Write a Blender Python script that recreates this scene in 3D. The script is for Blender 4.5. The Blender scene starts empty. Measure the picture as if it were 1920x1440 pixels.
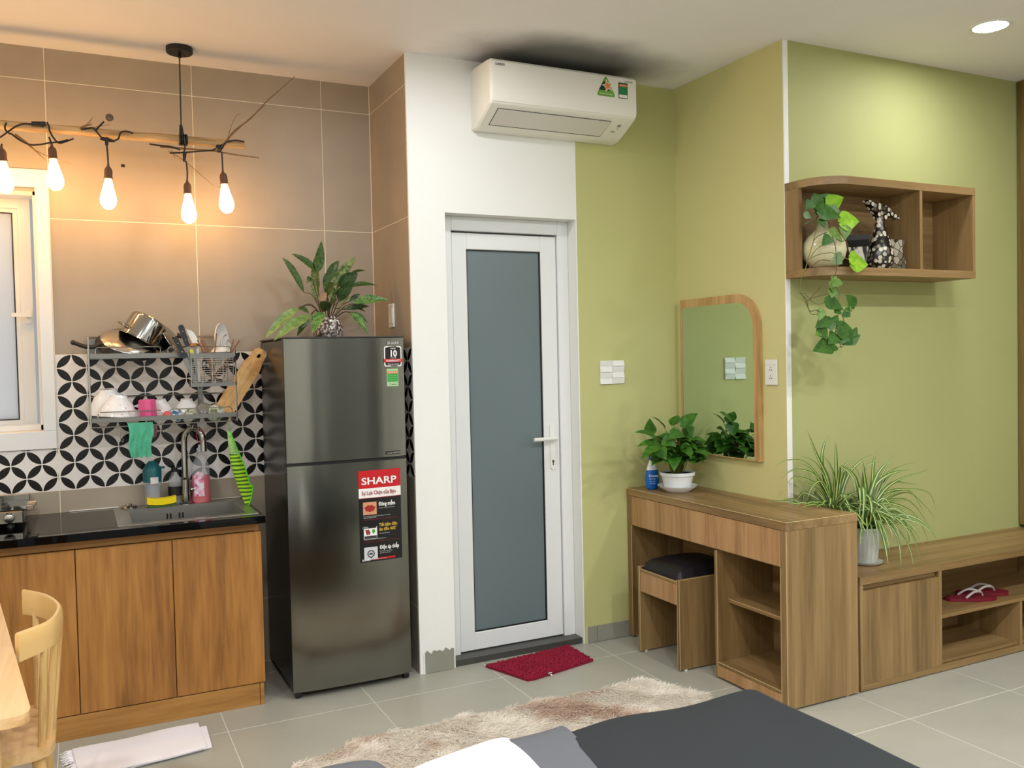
import bpy, bmesh, math, random
import numpy as np
from mathutils import Vector, Matrix
random.seed(7)
R = math.radians
scn = bpy.context.scene
C = scn.collection

# ------------------------------------------------------------ camera
FPX, PAN, PITCH, ROLL, EYE = 1658.58, 0.456618, -0.0293328, -0.021982, 1.45
_f = Vector((math.sin(PAN)*math.cos(PITCH), math.cos(PAN)*math.cos(PITCH), math.sin(PITCH)))
_r = Vector((math.cos(PAN), -math.sin(PAN), 0)); _u = _r.cross(_f)
_c, _s = math.cos(ROLL), math.sin(ROLL)
RGT = _c*_r + _s*_u; UPV = -_s*_r + _c*_u; FWD = _f
cam = bpy.data.cameras.new('camera'); cam.sensor_width = 36; cam.lens = FPX/1920*36
cam.clip_start = 0.05
co = bpy.data.objects.new('camera', cam); C.objects.link(co)
M = Matrix(((RGT.x, UPV.x, -FWD.x, 0), (RGT.y, UPV.y, -FWD.y, 0), (RGT.z, UPV.z, -FWD.z, EYE), (0, 0, 0, 1)))
co.matrix_world = M
scn.camera = co
def at(u, v, Y=None, X=None, Z=None):
    """world point of the photograph's pixel on a real plane y=Y (or x=X, z=Z)"""
    d = FWD + RGT*((u-960)/FPX) - UPV*((v-720)/FPX)
    t = Y/d.y if Y is not None else (X/d.x if X is not None else (Z-EYE)/d.z)
    return Vector((0, 0, EYE)) + d*t

# ------------------------------------------------------------ view, world
vs = scn.view_settings
vs.view_transform = 'Standard'; vs.look = 'None'; vs.gamma = 1; vs.use_curve_mapping = False
vs.exposure = 0.10
w = bpy.data.worlds.new('world'); scn.world = w; w.use_nodes = True
w.node_tree.nodes['Background'].inputs[0].default_value = (0.80, 0.88, 1.0, 1)
w.node_tree.nodes['Background'].inputs[1].default_value = 1.6

# room constants (metres)
YK, YD, XM, YS, XW, HC, XP = 4.373, 3.825, 2.865, 3.03, 4.478, 2.843, 1.375
X0, Y0, X1 = -2.4, -2.6, 5.2
DOWNLIGHTS = [(3.60, 2.55), (1.31, 3.08), (3.60, 0.70), (2.45, 0.70), (1.35, 0.75), (0.1, 0.75), (-1.3, 1.9), (3.6, -1.2), (2.45, -1.2), (1.35, -1.2), (0.1, -1.2), (-1.3, -1.2)]  # after those in view, unseen downlights added as fill
DOWN_STR = 190.0      # the two in view
FILL_STR = 520.0    # unseen ones over and behind the bed, added as fill
BULB_STR = 35.0

# ------------------------------------------------------------ materials
def lin(c):
    return tuple(((v/255)/12.92 if v/255 <= .04045 else ((v/255+.055)/1.055)**2.4) for v in c[:3]) + (1,)
MATS = {}
def mat(name, col, rough=.5, metal=0., spec=.5, bump=0., bscale=50., var=0., vscale=3., emit=None, estr=0., coat=0., trans=0., ior=1.45, alpha=1., aniso=0., sheen=0., stretch=(1, 1, 1)):
    if name in MATS: return MATS[name]
    m = bpy.data.materials.new(name); m.use_nodes = True
    nt = m.node_tree; N = nt.nodes; L = nt.links; b = N['Principled BSDF']
    b.inputs['Base Color'].default_value = lin(col)
    b.inputs['Roughness'].default_value = rough; b.inputs['Metallic'].default_value = metal
    b.inputs['Specular IOR Level'].default_value = spec; b.inputs['IOR'].default_value = ior
    b.inputs['Coat Weight'].default_value = coat; b.inputs['Coat Roughness'].default_value = .08
    b.inputs['Transmission Weight'].default_value = trans; b.inputs['Alpha'].default_value = alpha
    b.inputs['Anisotropic'].default_value = aniso; b.inputs['Sheen Weight'].default_value = sheen
    if emit: b.inputs['Emission Color'].default_value = lin(emit); b.inputs['Emission Strength'].default_value = estr
    if bump or var:
        tc = N.new('ShaderNodeTexCoord'); mp = N.new('ShaderNodeMapping'); mp.inputs['Scale'].default_value = stretch
        L.new(tc.outputs['Object'], mp.inputs['Vector'])
        if bump:
            n = N.new('ShaderNodeTexNoise'); n.inputs['Scale'].default_value = bscale; n.inputs['Detail'].default_value = 4
            bp = N.new('ShaderNodeBump'); bp.inputs['Strength'].default_value = bump; bp.inputs['Distance'].default_value = .004
            L.new(mp.outputs[0], n.inputs['Vector']); L.new(n.outputs['Fac'], bp.inputs['Height']); L.new(bp.outputs[0], b.inputs['Normal'])
        if var:
            n = N.new('ShaderNodeTexNoise'); n.inputs['Scale'].default_value = vscale; n.inputs['Detail'].default_value = 5
            L.new(mp.outputs[0], n.inputs['Vector'])
            mr = N.new('ShaderNodeMapRange'); mr.inputs['From Min'].default_value = .3; mr.inputs['From Max'].default_value = .7
            mr.inputs['To Min'].default_value = 1-var; mr.inputs['To Max'].default_value = 1+var
            L.new(n.outputs['Fac'], mr.inputs['Value'])
            hs = N.new('ShaderNodeHueSaturation'); hs.inputs['Color'].default_value = lin(col)
            L.new(mr.outputs[0], hs.inputs['Value']); L.new(hs.outputs[0], b.inputs['Base Color'])
    MATS[name] = m
    return m

def ramp_mat(name, stops, fac_builder, rough=.5, spec=.5, bump=0, coat=0., interp='LINEAR'):
    """stops: [(pos, colour)], fac_builder(N, L, coord) -> output socket"""
    if name in MATS: return MATS[name]
    m = bpy.data.materials.new(name); m.use_nodes = True
    N = m.node_tree.nodes; L = m.node_tree.links; b = N['Principled BSDF']
    b.inputs['Roughness'].default_value = rough; b.inputs['Specular IOR Level'].default_value = spec; b.inputs['Coat Weight'].default_value = coat
    tc = N.new('ShaderNodeTexCoord')
    f = fac_builder(N, L, tc.outputs['Object'])
    r = N.new('ShaderNodeValToRGB'); r.color_ramp.interpolation = interp
    e = r.color_ramp.elements
    e[0].position = stops[0][0]; e[0].color = lin(stops[0][1])
    e[1].position = stops[1][0]; e[1].color = lin(stops[1][1])
    for p, c in stops[2:]:
        k = e.new(p); k.color = lin(c)
    L.new(f, r.inputs['Fac']); L.new(r.outputs[0], b.inputs['Base Color'])
    if bump:
        bp = N.new('ShaderNodeBump'); bp.inputs['Strength'].default_value = bump; bp.inputs['Distance'].default_value = .002
        L.new(f, bp.inputs['Height']); L.new(bp.outputs[0], b.inputs['Normal'])
    MATS[name] = m
    return m

def wood(name, dark, mid, light, grain=(1, 1, .06), band=9., fine=60., rough=.45, mixv=.5, rot=0.):
    def fb(N, L, co):
        mp = N.new('ShaderNodeMapping'); mp.inputs['Scale'].default_value = grain; mp.inputs['Location'].default_value = (3.3, 1.7, 2.9)
        L.new(co, mp.inputs['Vector'])
        a = N.new('ShaderNodeTexNoise'); a.inputs['Scale'].default_value = band; a.inputs['Detail'].default_value = 3; a.inputs['Roughness'].default_value = .6; a.inputs['Distortion'].default_value = .6
        c = N.new('ShaderNodeTexNoise'); c.inputs['Scale'].default_value = fine; c.inputs['Detail'].default_value = 4; c.inputs['Distortion'].default_value = .3
        L.new(mp.outputs[0], a.inputs['Vector']); L.new(mp.outputs[0], c.inputs['Vector'])
        mx = N.new('ShaderNodeMix'); mx.inputs[0].default_value = mixv
        L.new(a.outputs['Fac'], mx.inputs[2]); L.new(c.outputs['Fac'], mx.inputs[3])
        return mx.outputs[0]
    return ramp_mat(name, [(.36, dark), (.63, light), (.49, mid)], fb, rough=rough, bump=.08)

OAKD, OAKM, OAKL = (112, 88, 52), (138, 110, 68), (158, 128, 84)
M_oakZ = wood('oak_laminate_upright', OAKD, OAKM, OAKL, (1, 1, .05), 9, 70, mixv=.3)
M_oakY = wood('oak_laminate_lengthwise', OAKD, OAKM, OAKL, (1, .05, 1), 9, 70, mixv=.3)
M_oakX = wood('oak_laminate_crosswise', OAKD, OAKM, OAKL, (.05, 1, 1), 9, 70, mixv=.3)
M_oakP = wood('oak_laminate_pinkish', (150, 114, 72), (178, 138, 92), (192, 154, 108), (1, 1, .05), 11, 70, mixv=.3)
M_cabZ = wood('honey_wood_upright', (126, 82, 34), (158, 106, 46), (176, 124, 60), (1, 1, .07), 5, 60, mixv=.45, rough=.5)
M_cabX = wood('honey_wood_crosswise', (126, 84, 36), (160, 112, 52), (176, 128, 66), (.07, 1, 1), 7, 60, mixv=.45, rough=.5)
M_beechZ = wood('beech_wood', (196, 152, 88), (216, 176, 112), (228, 190, 128), (1, 1, .06), 8, 60, mixv=.5, rough=.35)
M_beechY = wood('beech_tabletop', (190, 146, 88), (214, 172, 116), (226, 188, 136), (1, .06, 1), 8, 60, mixv=.4, rough=.3)
M_bamboo = wood('dry_bamboo', (140, 108, 68), (182, 146, 98), (206, 172, 122), (.08, 1, 1), 30, 90, mixv=.5, rough=.6)
M_twig = mat('dry_twig', (128, 96, 60), .7, var=.2, vscale=60)
M_board = wood('chopping_board_wood', (204, 150, 84), (228, 176, 108), (238, 192, 126), (1, 1, 1), 12, 60, mixv=.3, rough=.45)

M_green = mat('olive_green_paint', (190, 189, 128), .62, spec=.3, bump=.12, bscale=160, var=.015)
M_white = mat('white_wall_paint', (236, 236, 230), .6, spec=.3, bump=.12, bscale=120, var=.01)
M_ceil = mat('ceiling_paint', (238, 236, 234), .7, spec=.2, bump=.05, bscale=60, var=.01)
M_wallx = mat('plain_wall_paint', (236, 234, 226), .7, var=.02)
M_grout = mat('pale_grout', (240, 230, 208), .8)
M_fgrout = mat('floor_grout', (206, 202, 188), .85)
M_tile = mat('taupe_wall_tile', (162, 150, 132), .42, spec=.4, var=.05, vscale=5, bump=.03, bscale=30)
M_tileside = M_tile
M_ftile = mat('grey_floor_tile', (168, 166, 152), .36, spec=.42, var=.05, vscale=4, bump=.03, bscale=20)
M_base = mat('grey_skirting_tile', (142, 142, 128), .45, var=.05, vscale=8)
M_whpl = mat('white_plastic', (232, 232, 226), .3, spec=.5)
M_upvc = mat('white_upvc', (226, 228, 226), .3, spec=.5)
M_blk = mat('black_plastic', (22, 22, 22), .4)
M_gran = mat('polished_black_granite', (7, 7, 8), .04, spec=.2)
M_steel = mat('stainless_steel', (122, 122, 118), .3, metal=1, bump=.02, bscale=40)
M_sink = mat('sink_steel', (190, 190, 184), .3, metal=1, bump=.02, bscale=40)
M_chrome = mat('chrome', (168, 168, 164), .12, metal=1)
M_fridge = mat('dark_brushed_steel', (122, 122, 114), .17, metal=1., bump=.12, bscale=9, stretch=(1.2, 1, .35))
M_fridges = mat('black_gloss_side', (20, 20, 21), .22, spec=.6)
M_soil = mat('dark_soil', (38, 28, 20), .95, bump=.6, bscale=90)

def leaf_mat(name, base, vein, veinscale=40, rough=.38):
    def fb(N, L, co):
        n = N.new('ShaderNodeTexNoise'); n.inputs['Scale'].default_value = veinscale; n.inputs['Detail'].default_value = 3; n.inputs['Distortion'].default_value = 1.2
        L.new(co, n.inputs['Vector']); return n.outputs['Fac']
    return ramp_mat(name, [(.38, base), (.66, vein)], fb, rough=rough, spec=.25)
M_leafd = leaf_mat('deep_green_leaf', (42, 88, 20), (70, 116, 34))
M_leafg = leaf_mat('dark_green_leaf', (44, 70, 26), (78, 104, 46), 60)
M_leafa = leaf_mat('mottled_green_leaf', (62, 84, 38), (132, 148, 84), 55)
M_leafl = leaf_mat('pale_green_leaf', (92, 122, 62), (136, 158, 92), 30)
M_leafy = leaf_mat('lime_green_leaf', (112, 160, 30), (146, 188, 48), 30)
M_leafb = mat('grey_green_leaf', (96, 128, 82), .45, var=.1, vscale=40)
M_stem = mat('green_stem', (96, 104, 50), .6)
M_stemd = mat('brown_stem', (84, 66, 40), .7)

# ------------------------------------------------------------ mesh builder
WL = {}     # world offset of each parentable object (no rotations used on parents)
class MB:
    def __init__(s): s.bm = bmesh.new()
    def box(s, x0, x1, y0, y1, z0, z1, b=0., rot=None, seg=1):
        c = Vector(((x0+x1)/2, (y0+y1)/2, (z0+z1)/2)); d = (abs(x1-x0), abs(y1-y0), abs(z1-z0))
        g = bmesh.ops.create_cube(s.bm, size=1)
        vs_ = g['verts']
        for v in vs_: v.co = Vector((v.co.x*d[0], v.co.y*d[1], v.co.z*d[2]))
        if b:
            es = list({e for v in vs_ for e in v.link_edges})
            r = bmesh.ops.bevel(s.bm, geom=es, offset=min(b, min(d)*.49), segments=seg, affect='EDGES', profile=.5)
            vs_ = list({v for f in r['faces'] for v in f.verts} | {v for v in vs_ if v.is_valid})
        m = Matrix.Translation(c)
        if rot is not None: m = m @ rot.to_4x4()
        for v in vs_: v.co = m @ v.co
        return s
    def tube(s, pts, r, n=8, cap=True, closed=False):
        P = [Vector(p) for p in pts]; k = len(P)
        rs = r if isinstance(r, (list, tuple)) else [r]*k
        rings = []; up = None
        for i, p in enumerate(P):
            if closed: t = (P[(i+1) % k]-P[i-1])
            else: t = (P[min(i+1, k-1)]-P[max(i-1, 0)])
            t.normalize()
            if up is None:
                a = Vector((0, 0, 1)) if abs(t.z) < .9 else Vector((1, 0, 0))
                up = (a - t*a.dot(t)).normalized()
            else:
                up = up - t*up.dot(t)
                up = up.normalized() if up.length > 1e-6 else t.orthogonal().normalized()
            sd = t.cross(up)
            rings.append([s.bm.verts.new(p + (up*math.cos(2*math.pi*j/n) + sd*math.sin(2*math.pi*j/n))*rs[i]) for j in range(n)])
        m = k if closed else k-1
        for i in range(m):
            a, b2 = rings[i], rings[(i+1) % k]
            for j in range(n): s.bm.faces.new((a[j], a[(j+1) % n], b2[(j+1) % n], b2[j]))
        if cap and not closed:
            s.bm.faces.new(rings[0][::-1]); s.bm.faces.new(rings[-1])
        return s
    def lathe(s, prof, c=(0, 0, 0), n=32, axis=None, sx=1., sy=1., cap=True, wob=None):
        """prof: [(radius, height)], axis: direction of the height"""
        c = Vector(c); ax = Vector(axis).normalized() if axis is not None else Vector((0, 0, 1))
        q = Vector((0, 0, 1)).rotation_difference(ax).to_matrix()
        rings = []
        for r_, h in prof:
            if r_ < 1e-6: rings.append([s.bm.verts.new(c + q @ Vector((0, 0, h)))])
            else:
                ring = []
                for j in range(n):
                    a = 2*math.pi*j/n; rr = r_*(wob(a, h) if wob else 1)
                    ring.append(s.bm.verts.new(c + q @ Vector((rr*math.cos(a)*sx, rr*math.sin(a)*sy, h))))
                rings.append(ring)
        for a, b2 in zip(rings, rings[1:]):
            if len(a) == 1 and len(b2) == 1: continue
            if len(a) == 1:
                for j in range(n): s.bm.faces.new((a[0], b2[(j+1) % n], b2[j]))
            elif len(b2) == 1:
                for j in range(n): s.bm.faces.new((a[j], a[(j+1) % n], b2[0]))
            else:
                for j in range(n): s.bm.faces.new((a[j], a[(j+1) % n], b2[(j+1) % n], b2[j]))
        if cap:
            if len(rings[0]) > 1: s.bm.faces.new(rings[0][::-1])
            if len(rings[-1]) > 1: s.bm.faces.new(rings[-1])
        return s
    def prism(s, poly, fn, d0, d1):
        """poly: 2d points, fn(a, b, d) -> 3d point"""
        A = [s.bm.verts.new(Vector(fn(a, b, d0))) for a, b in poly]
        B = [s.bm.verts.new(Vector(fn(a, b, d1))) for a, b in poly]
        k = len(poly)
        s.bm.faces.new(A[::-1]); s.bm.faces.new(B)
        for i in range(k): s.bm.faces.new((A[i], A[(i+1) % k], B[(i+1) % k], B[i]))
        return s
    def grid(s, fn, nu, nv, closed_u=False):
        V = [[s.bm.verts.new(Vector(fn(i/nu, j/nv))) for j in range(nv+1)] for i in range(nu if closed_u else nu+1)]
        for i in range(nu):
            for j in range(nv):
                a, b2 = V[i], V[(i+1) % len(V)]
                s.bm.faces.new((a[j], b2[j], b2[j+1], a[j+1]))
        return s
    def sheet(s, fn, nu, nv, th):
        """closed thin solid: fn(u, v) -> (point, normal)"""
        T = [[fn(i/nu, j/nv) for j in range(nv+1)] for i in range(nu+1)]
        A = [[s.bm.verts.new(Vector(p)) for p, n_ in row] for row in T]
        B = [[s.bm.verts.new(Vector(p)-Vector(n_)*th) for p, n_ in row] for row in T]
        for i in range(nu):
            for j in range(nv):
                s.bm.faces.new((A[i][j], A[i+1][j], A[i+1][j+1], A[i][j+1]))
                s.bm.faces.new((B[i][j], B[i][j+1], B[i+1][j+1], B[i+1][j]))
        for i in range(nu):
            s.bm.faces.new((A[i][0], B[i][0], B[i+1][0], A[i+1][0])); s.bm.faces.new((A[i][nv], A[i+1][nv], B[i+1][nv], B[i][nv]))
        for j in range(nv):
            s.bm.faces.new((A[0][j], A[0][j+1], B[0][j+1], B[0][j])); s.bm.faces.new((A[nu][j], B[nu][j], B[nu][j+1], A[nu][j+1]))
        return s
    def build(s, name, m, parent=None, label=None, cat=None, group=None, kind=None, smooth=35, loc=None, mats=None, keep=False):
        me = bpy.data.meshes.new(name)
        bmesh.ops.recalc_face_normals(s.bm, faces=s.bm.faces)
        if parent is None and not keep:
            xs = [v.co for v in s.bm.verts]
            mn = [min(v[i] for v in xs) for i in range(3)]; mx = [max(v[i] for v in xs) for i in range(3)]
            org = Vector(((mn[0]+mx[0])/2, (mn[1]+mx[1])/2, mn[2]))
            for v in s.bm.verts: v.co -= org
        else: org = Vector((0, 0, 0))
        s.bm.to_mesh(me); s.bm.free()
        if smooth:
            me.polygons.foreach_set('use_smooth', [True]*len(me.polygons))
            me.set_sharp_from_angle(angle=R(smooth))
        me.materials.append(m)
        o = bpy.data.objects.new(name, me); C.objects.link(o)
        finish(o, parent, org, label, cat, group, kind)
        return o
def finish(o, parent, org, label=None, cat=None, group=None, kind=None):
    if parent is not None:
        o.parent = parent; o.location = -WL.get(parent.name, Vector((0, 0, 0))) + org; WL[o.name] = org
    else:
        o.location = org; WL[o.name] = Vector(org)
    if label: o['label'] = label
    if cat: o['category'] = cat
    if group: o['group'] = group
    if kind: o['kind'] = kind
def thing(name, label, cat, loc, group=None):
    o = bpy.data.objects.new(name, None); C.objects.link(o); o.location = loc; o.empty_display_size = .05
    WL[o.name] = Vector(loc); o['label'] = label; o['category'] = cat
    if group: o['group'] = group
    return o
def struct(name, mb, m, **k): return mb.build(name, m, kind='structure', keep=True, **k)
def place(me, name, parent, loc, label=None):
    o = bpy.data.objects.new(name, me); C.objects.link(o); finish(o, parent, Vector(loc), label); return o
def text(s_, size, org, xd, yd, m, parent, name='lettering', align='LEFT', sx=1., bold=0., label=None, push=.0006):
    cu = bpy.data.curves.new('t', 'FONT'); cu.body = s_; cu.size = size; cu.align_x = align; cu.offset = bold*size; cu.fill_mode = 'FRONT'; cu.resolution_u = 3
    tmp = bpy.data.objects.new('t', cu); C.objects.link(tmp)
    dg = bpy.context.evaluated_depsgraph_get(); dg.update()
    me = bpy.data.meshes.new_from_object(tmp.evaluated_get(dg)); bpy.data.objects.remove(tmp)
    xd = Vector(xd).normalized(); yd = Vector(yd).normalized(); n = xd.cross(yd)
    org = Vector(org) + n*push
    for v in me.vertices: v.co = org + xd*v.co.x*sx + yd*v.co.y
    me.name = name; me.materials.clear(); me.materials.append(m)
    o = bpy.data.objects.new(name, me); C.objects.link(o); finish(o, parent, Vector((0, 0, 0)), label)
    return o
def arc(c, r, a0, a1, n): return [(c[0]+r*math.cos(R(a0+(a1-a0)*i/n)), c[1]+r*math.sin(R(a0+(a1-a0)*i/n))) for i in range(n+1)]
def rrect(x0, x1, y0, y1, r, n=5):
    return arc((x1-r, y0+r), r, -90, 0, n)+arc((x1-r, y1-r), r, 0, 90, n)+arc((x0+r, y1-r), r, 90, 180, n)+arc((x0+r, y0+r), r, 180, 270, n)
XZ = lambda a, b, d: (a, d, b)
XY = lambda a, b, d: (a, b, d)
YZ = lambda a, b, d: (d, a, b)

def leaf(parent, base, tip, width, m, droop=0., fold=.25, shape='lance', nrm=None, name='leaf', wave=0., label=None, rows=12):
    """one leaf blade with a folded midrib, from base to tip, bending by droop"""
    b, t = Vector(base), Vector(tip); ax = t-b; Ln = ax.length; a = ax.normalized()
    if nrm is None: nrm = Vector((random.uniform(-.4, .2), -1, random.uniform(.2, 1.)))
    n = Vector(nrm); n = (n-a*n.dot(a)); n = n.normalized() if n.length > 1e-4 else a.orthogonal().normalized()
    sd = a.cross(n)
    V = []; F = []
    for i in range(rows+1):
        u = i/rows
        if shape == 'heart':
            u = u**1.25; wd = max(.16, math.sin(math.pi/2*min(1, u/.22))**.62) if u < .22 else 1-((u-.22)/.78)**1.4
            wd *= 1.08
        elif shape == 'blade': wd = min(1, u*5+.45)*(1-u**3)
        else: wd = math.sin(math.pi*(u**.8)*.98+.03)**.9
        wd = max(wd, .02)*width/2
        if u == 1: wd = width*.01
        c = b + ax*u + Vector((0, 0, 1))*(droop*Ln*4*u*(1-u))
        c0 = c - (a*width*.18*(1-u*6) if shape == 'heart' and u < .15 else Vector((0, 0, 0)))*0
        wv = wave*math.sin(u*9+Ln*40)*wd
        back = (a*(-width*.15*(1-u/.24)) if shape == 'heart' and u < .24 else Vector((0, 0, 0)))
        V += [c+sd*wd*1.0+n*(fold*wd+wv)+back, c+sd*wd*.55+n*(fold*wd*.45)+back*.9, c0-n*0, c-sd*wd*.55+n*(fold*wd*.45)+back*.9, c-sd*wd+n*(fold*wd-wv)+back]
    for i in range(rows):
        for j in range(4):
            k = i*5+j; F.append((k, k+1, k+6, k+5))
    me = bpy.data.meshes.new(name); me.from_pydata([tuple(v) for v in V], [], F); me.update()
    me.polygons.foreach_set('use_smooth', [True]*len(F)); me.materials.append(m)
    o = bpy.data.objects.new(name, me); C.objects.link(o); finish(o, parent, Vector((0, 0, 0)), label)
    return o
def bez(p0, p1, p2, n=8):
    p0, p1, p2 = Vector(p0), Vector(p1), Vector(p2)
    return [p0*(1-t)**2 + p1*2*t*(1-t) + p2*t*t for t in [i/n for i in range(n+1)]]
def cat_rom(pts, n=6):
    P = [Vector(p) for p in pts]; P = [P[0]*2-P[1]]+P+[P[-1]*2-P[-2]]; out = []
    for i in range(1, len(P)-2):
        for k in range(n):
            t = k/n; a, b, c, d = P[i-1], P[i], P[i+1], P[i+2]
            out.append(.5*((2*b)+(c-a)*t+(2*a-5*b+4*c-d)*t*t+(3*b-a-3*c+d)*t**3))
    out.append(P[-2]); return out
# ============================================================ SETTING
fl = struct('floor', MB().box(X0, X1, Y0, 4.6, -.08, -.0009), M_fgrout)
tile_mesh = {}
def tile_obj(parent, x0, x1, y0, y1, g=.0017):
    k = (round(x1-x0, 3), round(y1-y0, 3))
    if k not in tile_mesh:
        b = MB(); b.box(0+g, x1-x0-g, g, y1-y0-g, -.01, 0, b=.0012)
        o = b.build('floor_tile', M_ftile, parent, smooth=0); tile_mesh[k] = o.data
        o.location = Vector((x0, y0, 0)); return
    place(tile_mesh[k], 'floor_tile', parent, (x0, y0, 0))
xs = [X0]+[.49+.6*k for k in range(-4, 8) if X0 < .49+.6*k < X1]+[X1]
ys = [Y0]+[3.605+.6*k for k in range(-10, 2) if Y0 < 3.605+.6*k < 4.6]+[4.6]
for i in range(len(xs)-1):
    for j in range(len(ys)-1):
        if ys[j+1] > YK and xs[i] > 1.5: continue
        tile_obj(fl, xs[i], xs[i+1], ys[j], ys[j+1])
# ceiling paint with a dark noisy smudge over the air conditioner
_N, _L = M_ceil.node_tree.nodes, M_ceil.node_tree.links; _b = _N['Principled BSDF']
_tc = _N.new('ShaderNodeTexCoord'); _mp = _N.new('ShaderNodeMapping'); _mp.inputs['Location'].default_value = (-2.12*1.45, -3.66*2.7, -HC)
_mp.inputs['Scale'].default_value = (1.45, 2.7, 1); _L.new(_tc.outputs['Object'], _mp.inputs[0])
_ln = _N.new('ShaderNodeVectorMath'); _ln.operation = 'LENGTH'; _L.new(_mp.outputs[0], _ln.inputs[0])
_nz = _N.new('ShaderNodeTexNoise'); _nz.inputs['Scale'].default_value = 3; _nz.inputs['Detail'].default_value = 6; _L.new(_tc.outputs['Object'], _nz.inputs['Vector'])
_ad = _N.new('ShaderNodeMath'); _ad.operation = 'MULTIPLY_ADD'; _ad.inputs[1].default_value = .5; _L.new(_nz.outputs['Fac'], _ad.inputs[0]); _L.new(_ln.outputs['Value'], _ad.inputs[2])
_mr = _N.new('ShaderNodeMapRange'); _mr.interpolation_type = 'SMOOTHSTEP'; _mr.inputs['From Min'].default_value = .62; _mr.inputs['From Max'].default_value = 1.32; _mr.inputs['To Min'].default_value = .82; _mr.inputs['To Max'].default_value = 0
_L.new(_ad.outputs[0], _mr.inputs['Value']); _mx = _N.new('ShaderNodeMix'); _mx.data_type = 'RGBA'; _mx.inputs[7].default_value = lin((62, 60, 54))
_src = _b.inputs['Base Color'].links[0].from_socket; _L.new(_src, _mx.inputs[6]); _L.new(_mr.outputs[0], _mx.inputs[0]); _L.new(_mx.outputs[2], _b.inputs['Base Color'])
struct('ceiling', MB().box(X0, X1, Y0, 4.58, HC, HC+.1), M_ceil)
struct('wall_left', MB().box(X0-.15, X0, Y0, 4.58, 0, HC), M_wallx)
struct('wall_back', MB().box(X0-.15, X1+.15, Y0-.15, Y0, 0, HC), M_wallx)
struct('wall_right', MB().box(X1, X1+.15, Y0, YS+.2, 0, HC), M_wallx)

# kitchen wall: masonry with the window hole, then tiles one by one
WX0, WX1, WZ0, WZ1 = -.90, -.139, 1.175, 2.234      # hole
CX0, CX1, CZ0, CZ1 = -.96, -.088, 1.097, 2.312      # casing
kb = MB()
yb = YK+.0008
kb.box(X0, WX0, yb, 4.58, 0, HC).box(WX1, XP+.01, yb, 4.58, 0, HC).box(WX0, WX1, yb, 4.58, 0, WZ0).box(WX0, WX1, yb, 4.58, WZ1, HC)
wk = struct('wall_kitchen', kb, M_grout)

S_ = .1195
def pattern_mat():
    m = bpy.data.materials.new('black_petal_print_tile'); m.use_nodes = True
    N = m.node_tree.nodes; L = m.node_tree.links; b = N['Principled BSDF']
    b.inputs['Roughness'].default_value = .22; b.inputs['Specular IOR Level'].default_value = .28
    tc = N.new('ShaderNodeTexCoord'); sp = N.new('ShaderNodeSeparateXYZ'); L.new(tc.outputs['Object'], sp.inputs[0])
    def mth(op, a, c=None, d=None):
        n = N.new('ShaderNodeMath'); n.operation = op
        for i, v in enumerate((a, c, d)):
            if v is None: continue
            if isinstance(v, (int, float)): n.inputs[i].default_value = v
            else: L.new(v, n.inputs[i])
        return n.outputs[0]
    fx = mth('SUBTRACT', mth('FRACT', mth('DIVIDE', mth('ADD', sp.outputs[0], sp.outputs[1]), S_)), .5)   # tiles lie along x or along y
    fz = mth('SUBTRACT', mth('FRACT', mth('DIVIDE', sp.outputs[2], S_)), .5)
    ax, az = mth('ABSOLUTE', fx), mth('ABSOLUTE', fz)
    def dist(p, q): return mth('SQRT', mth('ADD', mth('MULTIPLY', p, p), mth('MULTIPLY', q, q)))
    d1 = dist(ax, az); d2 = dist(mth('SUBTRACT', .5, ax), mth('SUBTRACT', .5, az))
    inner = mth('MAXIMUM', d1, d2)
    a = mth('LESS_THAN', inner, .486)
    g = mth('GREATER_THAN', mth('MINIMUM', ax, az), .018)
    f = mth('MULTIPLY', a, g)
    mx = N.new('ShaderNodeMix'); mx.data_type = 'RGBA'
    mx.inputs[6].default_value = lin((226, 222, 216)); mx.inputs[7].default_value = lin((15, 13, 13))
    L.new(f, mx.inputs[0]); L.new(mx.outputs[2], b.inputs['Base Color'])
    return m
M_pat = pattern_mat()
def cut(rect, hole):
    x0, x1, z0, z1 = rect; a0, a1, b0, b1 = hole
    if x1 <= a0+.004 or x0 >= a1-.004 or z1 <= b0+.004 or z0 >= b1-.004: return [rect]
    out = []
    if z1 > b1+.004: out.append((x0, x1, max(z0, b1), z1))
    if z0 < b0-.004: out.append((x0, x1, z0, min(z1, b0)))
    zz0, zz1 = max(z0, b0), min(z1, b1)
    if x0 < a0-.004: out.append((x0, a0, zz0, zz1))
    if x1 > a1+.004: out.append((a1, x1, zz0, zz1))
    return out
cache = {}
def wall_tile(parent, plane, rect, org, m, name, g=.0013):
    """tile on plane ('y', value) or ('x', value); geometry relative to org so the print lines up"""
    u0, u1, z0, z1 = [round(v, 4) for v in rect]; ou, oz = org
    k = (plane, m.name, round(u0-ou, 4), round(u1-ou, 4), round(z0-oz, 4), round(z1-oz, 4))
    loc = (ou, YK, oz) if plane == 'y' else (XP, ou, oz)
    if k in cache: return place(cache[k], name, parent, loc)
    b = MB()
    if plane == 'y': b.box(u0-ou+g, u1-ou-g, 0, .012, z0-oz+g, z1-oz-g, b=.0008)
    else: b.box(0, .012, u0-ou+g, u1-ou-g, z0-oz+g, z1-oz-g, b=.0008)
    o = b.build(name, m, parent, smooth=0); o.location = Vector(loc) - WL.get(parent.name, Vector()); cache[k] = o.data
    return o
cols = [-.085+.6065*k for k in range(-3, 3)]
cols = [X0]+[c for c in cols if c > X0]+[XP-.001]
rows = [0.0, .31, .91, 1.508, 2.104, 2.701, HC]
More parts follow.
